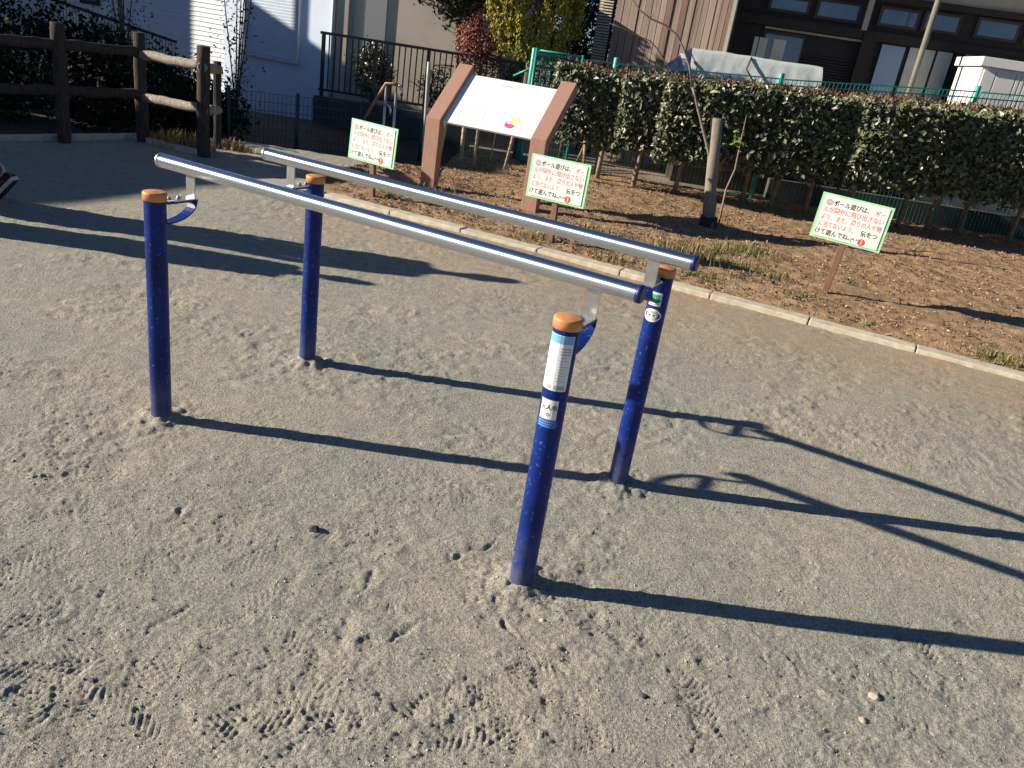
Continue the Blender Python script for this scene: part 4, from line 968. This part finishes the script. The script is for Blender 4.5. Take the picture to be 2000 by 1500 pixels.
# golden conifer
c = at(1050, 20, 11.7)
t = thing('golden_conifer', (c[0], 11.7, -.06), 'golden yellow feathery conifer above the green fence panel', 'tree')
MB().tube([(c[0], 11.7, -.2), (c[0], 11.7, 3.2)], [.07, .03], 8).build('trunk', MT['bark'], t, world=True)
Ps, Ns = [], []
for k in range(470):
    zz = rng.uniform(1.36, 3.6); f_ = (zz - 1.3) / 2.4; rad = .64 * (math.sin(math.pi * min(1, f_ * 1.25 + .08)) ** .55 if f_ < .72 else (1 - f_) * 2.6); th = rng.uniform(0, 6.283)
    o_ = np.array([math.cos(th), math.sin(th), 0]); ctr = np.array([c[0], 11.7, zz]) + o_ * rad * rng.uniform(.72, 1.05)
    m_ = 80; q = rng.random(m_); ctr[1] = 11.7 + (ctr[1] - 11.7) * .68; P = ctr + np.stack([rng.normal(size=m_) * .034 * (1.25 - q), rng.normal(size=m_) * .034 * (1.25 - q), (q - .4) * .26], 1) + o_ * (q[:, None] - .4) * .05
    Ps.append(P); Ns.append(np.tile(o_, (m_, 1)) + rng.normal(size=(m_, 3)) * .5)
P = np.concatenate(Ps); leaf_mesh('crown', P, np.concatenate(Ns), .052, MT['gold_leaf'], t, .5, .3, up=np.array([0, 0, 1.]), origin=tuple(t.location))
c = at(1132, 45, 14.35); tree('dark_evergreen', (c[0], 14.35, -.1), (c[0], 14.35, 2.1), (.85, .45, 1.3), 10000, 200, .10, .075, 'dark_leaf', 'dark evergreen squeezed between the golden conifer and the brown boards', 'tree')
c = at(942, 85, 13.0); tree('red_bush', (c[0], 12.98, -.1), (c[0], 12.98, 1.33), (.46, .22, .44), 5200, 130, .045, .042, 'red_leaf', 'rust red bush left of the golden conifer', 'bush', .03)
c = at(878, 12, 13.1); tree('dark_tree', (c[0] + .25, 13.2, -.1), (c[0] + .1, 13.38, 2.2), (.66, .16, .60), 2600, 60, .09, .085, 'dark_leaf', 'dark broadleaf tree hanging over the black railing', 'tree', .05)
c = at(730, 135, 13.25); tree('round_shrub', (c[0], 13.25, -.1), (c[0], 13.22, .78), (.30, .22, .36), 2600, 90, .06, .05, 'dark_leaf', 'round dark shrub seen through the black railing', 'shrub', .03)
c = at(1020, 110, 13.3); tree('low_shrub', (c[0], 13.2, -.1), (c[0], 13.2, .85), (.42, .22, .42), 1800, 70, .06, .05, 'dull_leaf', 'dull low shrub under the golden conifer', 'shrub', .03)
c = at(850, 165, 13.2); tree('low_shrub', (c[0], 13.1, -.1), (c[0] + .1, 13.12, .62), (.34, .14, .34), 1200, 50, .06, .05, 'dark_leaf', 'small dark shrub behind the right part of the black railing', 'shrub', .03)
# slender trees before the white house
def slender(cx, Y, zlo, zhi, wid, n, label, lm='purple_leaf', leaf=.055):
    t = thing('slender_tree', (cx, Y, -.1), label, 'tree', 'slender young trees before the white house'); m = MB()
    for k in range(6):
        a = random.uniform(-1, 1) * wid; m.tube([(cx, Y, -.2), (cx + a * .25, Y, zlo + .2), (cx + a * .8, Y + random.uniform(-.1, .1), zlo + (zhi - zlo) * .6), (cx + a * 1.1, Y, zhi + random.uniform(-.2, .1))], [.013, .010, .007, .003], 6)
    m.build('trunk', MT['bark'], t, world=True); z = zlo + (zhi - zlo) * rng.beta(1.2, 1.5, n); P = np.stack([cx + rng.normal(size=n) * wid * .5, Y + rng.normal(size=n) * .15, z], 1)
    leaf_mesh('crown', P, rng.normal(size=(n, 3)) + [-.4, -.5, .4], leaf, MT[lm], t, .5, .2, origin=(cx, Y, -.1))
c = at(462, 110, 12.2); slender(c[0], 12.2, .2, 2.3, .24, 430, 'slender leafy young tree against the lit white siding')
c = at(240, 50, 11.5); slender(c[0], 11.5, .6, 2.1, .34, 420, 'slender young tree in the shade by the sloping railing')
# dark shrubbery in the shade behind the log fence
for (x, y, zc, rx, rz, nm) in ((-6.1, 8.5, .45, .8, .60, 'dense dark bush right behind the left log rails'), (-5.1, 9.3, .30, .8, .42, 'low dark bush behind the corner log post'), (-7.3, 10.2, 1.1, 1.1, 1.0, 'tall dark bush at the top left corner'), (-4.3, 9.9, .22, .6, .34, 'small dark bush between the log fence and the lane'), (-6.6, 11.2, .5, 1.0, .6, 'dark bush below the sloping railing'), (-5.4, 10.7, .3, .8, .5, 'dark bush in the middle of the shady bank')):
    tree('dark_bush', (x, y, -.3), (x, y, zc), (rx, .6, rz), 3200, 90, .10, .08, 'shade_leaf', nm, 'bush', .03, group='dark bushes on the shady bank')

# ================================================================== GROUND COVER
def bed_z(x, y):
    z = .028 + .04 * vnoise(x, y, .5, 1) + .016 * vnoise(x, y, .16, 2) + .012 * vnoise(x, y, .06, 3) + .009 * vnoise(x, y, .03, 4)
    y0 = kerb_y(x) + .14; y1 = np.where(x < -1.2, 9.35, 11.2); return z * np.clip((y - y0) / (y1 - y0) * 14 + .3, 0, 1)
n = 26000; x = rng.uniform(-1.95, 8.2, n); y = kerb_y(x) + .2 + (np.where(x < -1.2, 9.3, 10.9) - kerb_y(x) - .2) * rng.random(n)
keep = (vnoise(x, y, .5, 3) + vnoise(x, y, .2, 4) * .7 + .65 > rng.random(n)); x, y = x[keep], y[keep]
P = np.stack([x, y, bed_z(x, y) + .008], 1); N = rng.normal(size=(len(x), 3)) * .6 + [0, 0, 1]
o = leaf_mesh('fallen_leaves', P, N, .030, MT['litter'], None, .55, .35, rnd=rng.beta(1.3, 1.4, len(x))); tag(o, 'dry fallen leaves and chips strewn over the brown bed', 'fallen leaves', kind='stuff')
def blades(name, spots, per, h, m_, label, spread):
    Vs, Fs, Rs = [], [], []; o_ = 0
    for (cx, cy, cz, sc) in spots:
        for _ in range(int(per * sc)):
            bx, by = cx + random.gauss(0, spread * sc), cy + random.gauss(0, spread * .6 * sc); a = random.uniform(0, 6.28); hh = h * random.uniform(.4, 1.2) * sc; ln = random.uniform(.1, .7) * hh
            w = .004; d = np.array([math.cos(a), math.sin(a)]); pz = cz if cz is not None else float(bed_z(np.array([bx]), np.array([by]))[0])
            b0 = np.array([bx, by, pz]); s_ = np.array([-d[1], d[0], 0]) * w
            mid = b0 + np.array([*(d * ln * .35), hh * .6]); tipp = b0 + np.array([*(d * ln), hh])
            Vs += [b0 - s_, b0 + s_, mid + s_ * .8, mid - s_ * .8, tipp]; Fs += [(o_, o_ + 1, o_ + 2), (o_, o_ + 2, o_ + 3), (o_ + 3, o_ + 2, o_ + 4)]; Rs += [random.random()] * 5; o_ += 5
    ob = fast_mesh(name, np.array(Vs), np.array(Fs), MT[m_], None, rnd=np.array(Rs)); return tag(ob, label, 'grass', kind='stuff')
sp_ = []
for (px, py, sc) in ((1130, 458, 1), (1175, 468, 1), (1095, 468, .8), (1240, 498, 1), (1300, 492, 1.1), (1350, 515, 1.2), (1385, 498, 1.3), (1430, 495, 1.1), (1410, 520, 1), (1470, 505, 1), (1505, 548, .9), (1365, 545, .8), (1560, 590, .6), (1955, 716, .9), (1940, 705, .7), (840, 378, .8), (760, 392, .6), (930, 430, .5), (1200, 515, .8), (1690, 640, .4), (1055, 470, .7), (700, 340, .5)):
    q = g(px, py); sp_.append((q[0], q[1], None, sc))
blades('grass_tufts', sp_, 95, .07, 'grass', 'thin green grass tufts in the bed near the kerb', .13)
sp_ = []
for (px, py, sc) in ((318, 280, 1), (340, 286, 1.2), (362, 290, 1.2), (385, 297, 1), (330, 290, .8), (455, 296, .8), (440, 288, .8), (475, 300, .7), (300, 276, .7)):
    q = g(px, py); sp_.append((q[0], q[1] + .06, .0, sc))
blades('dry_grass_tufts', sp_, 110, .13, 'dry_grass', 'straw coloured dry grass at the foot of the log fence', .08)
# pebbles and bits on the sand
def pebble(px, py, r, m_, label, flat=.6):
    x, y = gp(px, py); bm = bmesh.new(); bmesh.ops.create_icosphere(bm, subdivisions=2, radius=r)
    for v in bm.verts: v.co *= 1 + random.uniform(-.16, .16); v.co.z *= flat
    me = bpy.data.meshes.new('pebble'); bm.to_mesh(me); bm.free(); me.materials.append(MT[m_]); o = link(bpy.data.objects.new('pebble', me)); o.location = (x, y, ground_z(x, y) + r * flat * .1)
    o.rotation_euler = (0, 0, random.random() * 6); tag(o, label, 'pebble')
pebble(613, 1036, .017, 'pebble', 'dark pebble on the open sand, the largest left of the front post', 1.0)
pebble(1257, 1360, .010, 'pebble', 'small dark pebble near the bottom, right of the front post')
pebble(1684, 1408, .011, 'pale_pebble', 'pale pebble low at the right on the sand')
pebble(1707, 1362, .016, 'pale_pebble', 'brownish flat pebble low at the right on the sand')
pebble(182, 1327, .008, 'pebble', 'tiny dark pebble low at the left on the sand')
pebble(1060, 1212, .010, 'pale_pebble', 'pale pebble beside the mound of the front post')
n = 5200; py = 470 + 1030 * rng.random(n) ** .8; px = rng.uniform(-30, 2030, n); xy = np.array([gp(a, b) for a, b in zip(px, py)])
ok = xy[:, 1] < kerb_y(xy[:, 0]) - .03; xy = xy[ok]; zz = relief(xy[:, 0].copy(), xy[:, 1].copy())
P = np.stack([xy[:, 0], xy[:, 1], zz], 1); sz = .0016 + .0034 * rng.random(len(P)) ** 3
dirs = np.array([[1, 0, 0], [-1, 0, 0], [0, 1, 0], [0, -1, 0], [0, 0, .8], [0, 0, -.8]], float)
V = (P[:, None, :] + dirs[None] * (sz[:, None, None] * rng.uniform(.6, 1.3, (len(P), 6, 1)))).reshape(-1, 3)
tri = np.array([(0, 2, 4), (2, 1, 4), (1, 3, 4), (3, 0, 4), (2, 0, 5), (1, 2, 5), (3, 1, 5), (0, 3, 5)])
F = (np.arange(len(P))[:, None, None] * 6 + tri[None]).reshape(-1, 3)
MT['grit'] = mat('grit', (0, 0, 0), .9, attr=[(0, (.10, .09, .08)), (.5, (.30, .26, .20)), (1, (.55, .48, .40))])
o = fast_mesh('grit', V, F, MT['grit'], None, rnd=np.repeat(rng.random(len(P)), 6)); tag(o, 'loose grit grains scattered on the sand', 'grit', kind='stuff')

# ================================================================== PEOPLE (left edge; mostly past the frame, they throw the two long shadows)
def skin_mesh(name, joints, edges, m_, parent, sub=2, root=0):
    me = bpy.data.meshes.new(name); me.from_pydata([j[0] for j in joints], edges, []); o = bpy.data.objects.new(name, me); COL.objects.link(o)
    sk = o.modifiers.new('s', 'SKIN'); sk.use_smooth_shade = True
    for i, j in enumerate(joints):
        r = j[1]; me.skin_vertices[0].data[i].radius = (r, r) if not hasattr(r, '__len__') else r; me.skin_vertices[0].data[i].use_root = (i == root)
    ss = o.modifiers.new('u', 'SUBSURF'); ss.levels = sub; ss.render_levels = sub
    bpy.context.view_layer.update(); dg = bpy.context.evaluated_depsgraph_get(); nm = bpy.data.meshes.new_from_object(o.evaluated_get(dg))
    bpy.data.objects.remove(o); nm.materials.clear(); nm.materials.append(m_)
    nm.polygons.foreach_set('use_smooth', [True] * len(nm.polygons)); nm.polygons.foreach_set('material_index', [0] * len(nm.polygons)); nm.name = name
    return link(bpy.data.objects.new(name, nm), parent)
def person(loc, rz, H, label, coat, flare, stride, raised=0.0, splay=0.0, girth=1.0):
    t = thing('person', loc, label, 'person', rz=rz); t.scale = (H / 1.7,) * 3
    hipz = .86; J = []; E = []
    def j(p, r, par=None):
        J.append((p, r));
        if par is not None: E.append((par, len(J) - 1))
        return len(J) - 1
    pel = j((0, 0, .92), .11); ch = j((0, 0, 1.15), .12, pel); sh = j((0, 0, 1.36), .10, ch); nk = j((0, .01, 1.47), .05, sh); hd0 = j((0, .02, 1.56), .075, nk); hd1 = j((0, .01, 1.65), .08, hd0)
    hands = []; legs = []
    for s in (-1, 1):
        a = j((s * .17, 0, 1.37), .055, sh); el = j((s * .22, -.03, 1.10), .042, a); wr = j((s * .22, .06, .87), .028, el); pm = j((s * .22, .075, .81), .032, wr)
        for k, (dx, ln) in enumerate(((-.028, .062), (-.010, .075), (.009, .078), (.027, .066))):
            f1 = j((s * .22 + dx * .4, .078 + dx, .775), .010, pm); f2 = j((s * .22 + dx * .4, .09 + dx, .775 - ln * .6), .0085, f1); j((s * .22 - s * .01, .087 + dx, .775 - ln), .007, f2)
        th = j((s * .22 - s * .02, .11, .815), .011, wr); j((s * .22 - s * .025, .125, .775), .008, th)
        st_ = stride * s
        li = raised if st_ < 0 else 0; hp = j((s * .09, 0, .86), .085, pel); sw = splay if li else 0; kn = j((s * (.095 + sw * .5), .06 + st_ * .35, .47), .055, hp); an = j((s * (.10 + sw), st_ + (.10 if li else -.02), .10 + li), .034, kn); ft = j((s * (.105 + sw), st_ + (.15 if li else .12), .05 if li else .035), .030, an); legs.append((hp, kn, an, ft))
    skin_mesh('body', J, E, MT['skin'], t)
    # head details
    m = MB()
    for s in (-1, 1): m.obox((s * .082, .01, 1.60), (.010, 0, 0), (0, .018, 0), (0, 0, .03))
    m.tube([(0, .088, 1.62), (0, .112, 1.585), (0, .09, 1.575)], [.008, .013, .010], 8); m.build('nose_and_ears', MT['skin'], t)
    m = MB()
    for s in (-1, 1): m.obox((s * .033, .084, 1.625), (.013, 0, 0), (0, .006, 0), (0, 0, .006))
    m.obox((0, .086, 1.545), (.022, 0, 0), (0, .006, 0), (0, 0, .005)); m.build('eyes_and_mouth', MT['hair'], t)
    skin_mesh('hair', [((0, -.02, 1.56), .088), ((0, -.005, 1.66), .092), ((0, .03, 1.70), .07)], [(0, 1), (1, 2)], MT['hair'], t)
    cj = [((0, 0, 1.44), .075), ((0, 0, 1.36), .135), ((0, 0, 1.12), (.18 * girth, .14)), ((0, 0, .9), (.22 * girth, .15)), ((0, 0, .9 - flare), (.29 * girth, .16))]; ce = [(0, 1), (1, 2), (2, 3), (3, 4)]
    for s in (-1, 1):
        k = len(cj); cj += [((s * .19, 0, 1.36), .075), ((s * .225, -.03, 1.10), .062), ((s * .222, .05, .90), .050)]; ce += [(1, k), (k, k + 1), (k + 1, k + 2)]
    skin_mesh('coat', cj, ce, coat, t, root=2)
    tj = [((0, 0, .93), .125)]; te_ = []
    for s in (-1, 1):
        st_ = stride * s; li = raised if st_ < 0 else 0; k = len(tj); tj += [((s * .09, 0, .85), .10), ((s * (.095 + (splay * .5 if li else 0)), .06 + st_ * .35, .47), .075), ((s * (.10 + (splay if li else 0)), st_ + (.10 if li else -.02), .09 + li * .75), .056)]; te_ += [(0, k), (k, k + 1), (k + 1, k + 2)]
    skin_mesh('trousers', tj, te_, MT['jeans'], t)
    for i, s in enumerate((-1, 1)):
        st_ = stride * s; fx_ = s * (.105 + (splay if raised and st_ < 0 else 0))
        m = MB(); prof = [(-.075, .030, .045), (-.05, .036, .075), (0, .038, .085), (.06, .041, .070), (.12, .044, .050), (.165, .036, .040), (.185, .016, .032)]
        vs = []; fs = []; nn = 12
        for (yy, w, hh) in prof:
            for k in range(nn):
                a = 2 * math.pi * k / nn; vs.append((fx_ + w * math.cos(a), st_ + yy, .020 + max(0, .5 + .5 * math.sin(a)) * (hh - .005)))
        for q in range(len(prof) - 1):
            for k in range(nn): fs.append((q * nn + k, q * nn + (k + 1) % nn, (q + 1) * nn + (k + 1) % nn, (q + 1) * nn + k))
        fs += [tuple(range(nn)), tuple((len(prof) - 1) * nn + k for k in range(nn))[::-1]]
        m.add(vs, fs, True); so_ = m.build('shoe', MT['shoe'], t)
        m = MB(); out = [(fx_ + w * 1.10 * sg, st_ + yy * 1.04) for sg, seq in ((1, prof), (-1, prof[::-1])) for (yy, w, hh) in seq]; m.prism([(a, b, .0) for a, b in out], (0, 0, .026)); m.build('sole', MT['sole'], so_)
        m = MB(); m.prism([((a - fx_) * .86 + fx_, (b - st_ - .05) * .93 + st_ + .05, -.004) for a, b in out], (0, 0, .006)); m.build('outsole', MT['shoe'], so_)
        m = MB(); m.obox((fx_ + .041, st_ + .03, .05), (.003, 0, 0), (0, .05, .004), (0, 0, .010)); m.obox((fx_ - .041, st_ + .03, .05), (.003, 0, 0), (0, .05, .004), (0, 0, .010)); st3 = m.build('stripe', MT['shoe_red'], so_)
        if raised and st_ < 0:                                      # heel lifted: the shoe turned about its toe
            piv = Matrix.Translation((0, st_ + .17, 0)); rot = piv @ Matrix.Rotation(-R(46), 4, 'X') @ piv.inverted()
            for ob in [so_] + list(so_.children): ob.data.transform(rot)
    return t
person((-3.905, 5.13, 0.0), R(86), 1.52, 'walking person of whom only a dark shoe with white sole shows at the left edge', MT['coat'], .80, -.40, .13, .15)
person((-3.96, 4.65, 0.0), R(80), 1.18, 'small child standing just past the left picture edge', MT['child_coat'], .80, .06, 0, 0, 1.12)

# ================================================================== UNSEEN HOUSE BLOCKS AND POLE (left): added and shaped to throw the broad shade
def shade_house(loc, pts, h, label, mname='beige_wall'):
    t = thing('unseen_shade_house', (*loc, 0), label, 'house'); poly = [np.array([p[0], p[1], -.3]) for p in pts]
    MB().prism(poly, (0, 0, h + .3)).build('wall', MT[mname], t, world=True)
    c = sum(poly) / len(poly); MB().prism([np.array([*(c + (p - c) * 1.0)[:2], h + .002]) for p in poly], (0, 0, .12)).build('roof', MT['roof'], t, world=True)
    for k in range(len(poly)):
        a, b = poly[k], poly[(k + 1) % len(poly)]; d = unit(b - a); L = np.linalg.norm(b - a); nrm = np.array([d[1], -d[0], 0])
        if L < 2.5: continue
        for f_ in (.3, .7):
            q = a + d * L * f_; w = MB().obox((q[0], q[1], 1.7), d * .6, nrm * .03, (0, 0, .55)).build('window', MT['frame'], t, world=True)
            MB().obox((q[0], q[1], 1.7), d * .52, nrm * .035, (0, 0, .47)).build('pane', MT['sky_tint_glass'], w, world=True)
cn = np.array([-12.5, 7.58]); a_ = np.array([-.39, -.92]); b_ = np.array([-.906, .30])
shade_house(cn, [cn, cn + b_ * 7, cn + b_ * 7 + a_ * 9, cn + a_ * 9], 3.96, 'low beige house past the left edge beside the playground')
def sbox(x0, x1, y0, y1): return [(x0, y0), (x1, y0), (x1, y1), (x0, y1)]
shade_house((-17, 9.6), sbox(-20, -14, 8.95, 10.10), 5.3, 'unseen narrow house block past the left edge, added to shade the lane', 'house_white')
shade_house((-17, 11.2), sbox(-20, -14.02, 10.105, 11.9), 5.7, 'unseen taller beige block past the left edge, added to shade the lane')
shade_house((-17, 12.7), sbox(-20, -14.0, 11.905, 14.03), 4.85, 'unseen flat roofed white block past the left edge, cut to shade the white house', 'house_white')
shade_house((-18, 17), sbox(-22, -15, 14.55, 20), 6.5, 'unseen white block past the left edge, added to shade the house front')
_h = HW.pt(HW.s_z(593, 50)[0], 0); UX = -10.2; UY = float(_h[1] - (_h[0] - UX) * math.tan(SUN_AZ))
up_ = MB().tube([(UX, UY, -.3), (UX, UY, 7.5)], [.055, .05], 14).build('shade_pole', MT['concrete']); up_.data.transform(Matrix.Translation((-UX, -UY, 0))); up_.location = (UX, UY, 0)  # unseen pole set on the sun line to shade a strip of wall
tag(up_, 'unseen concrete pole past the left edge, placed to throw a thin shade strip', 'pole')
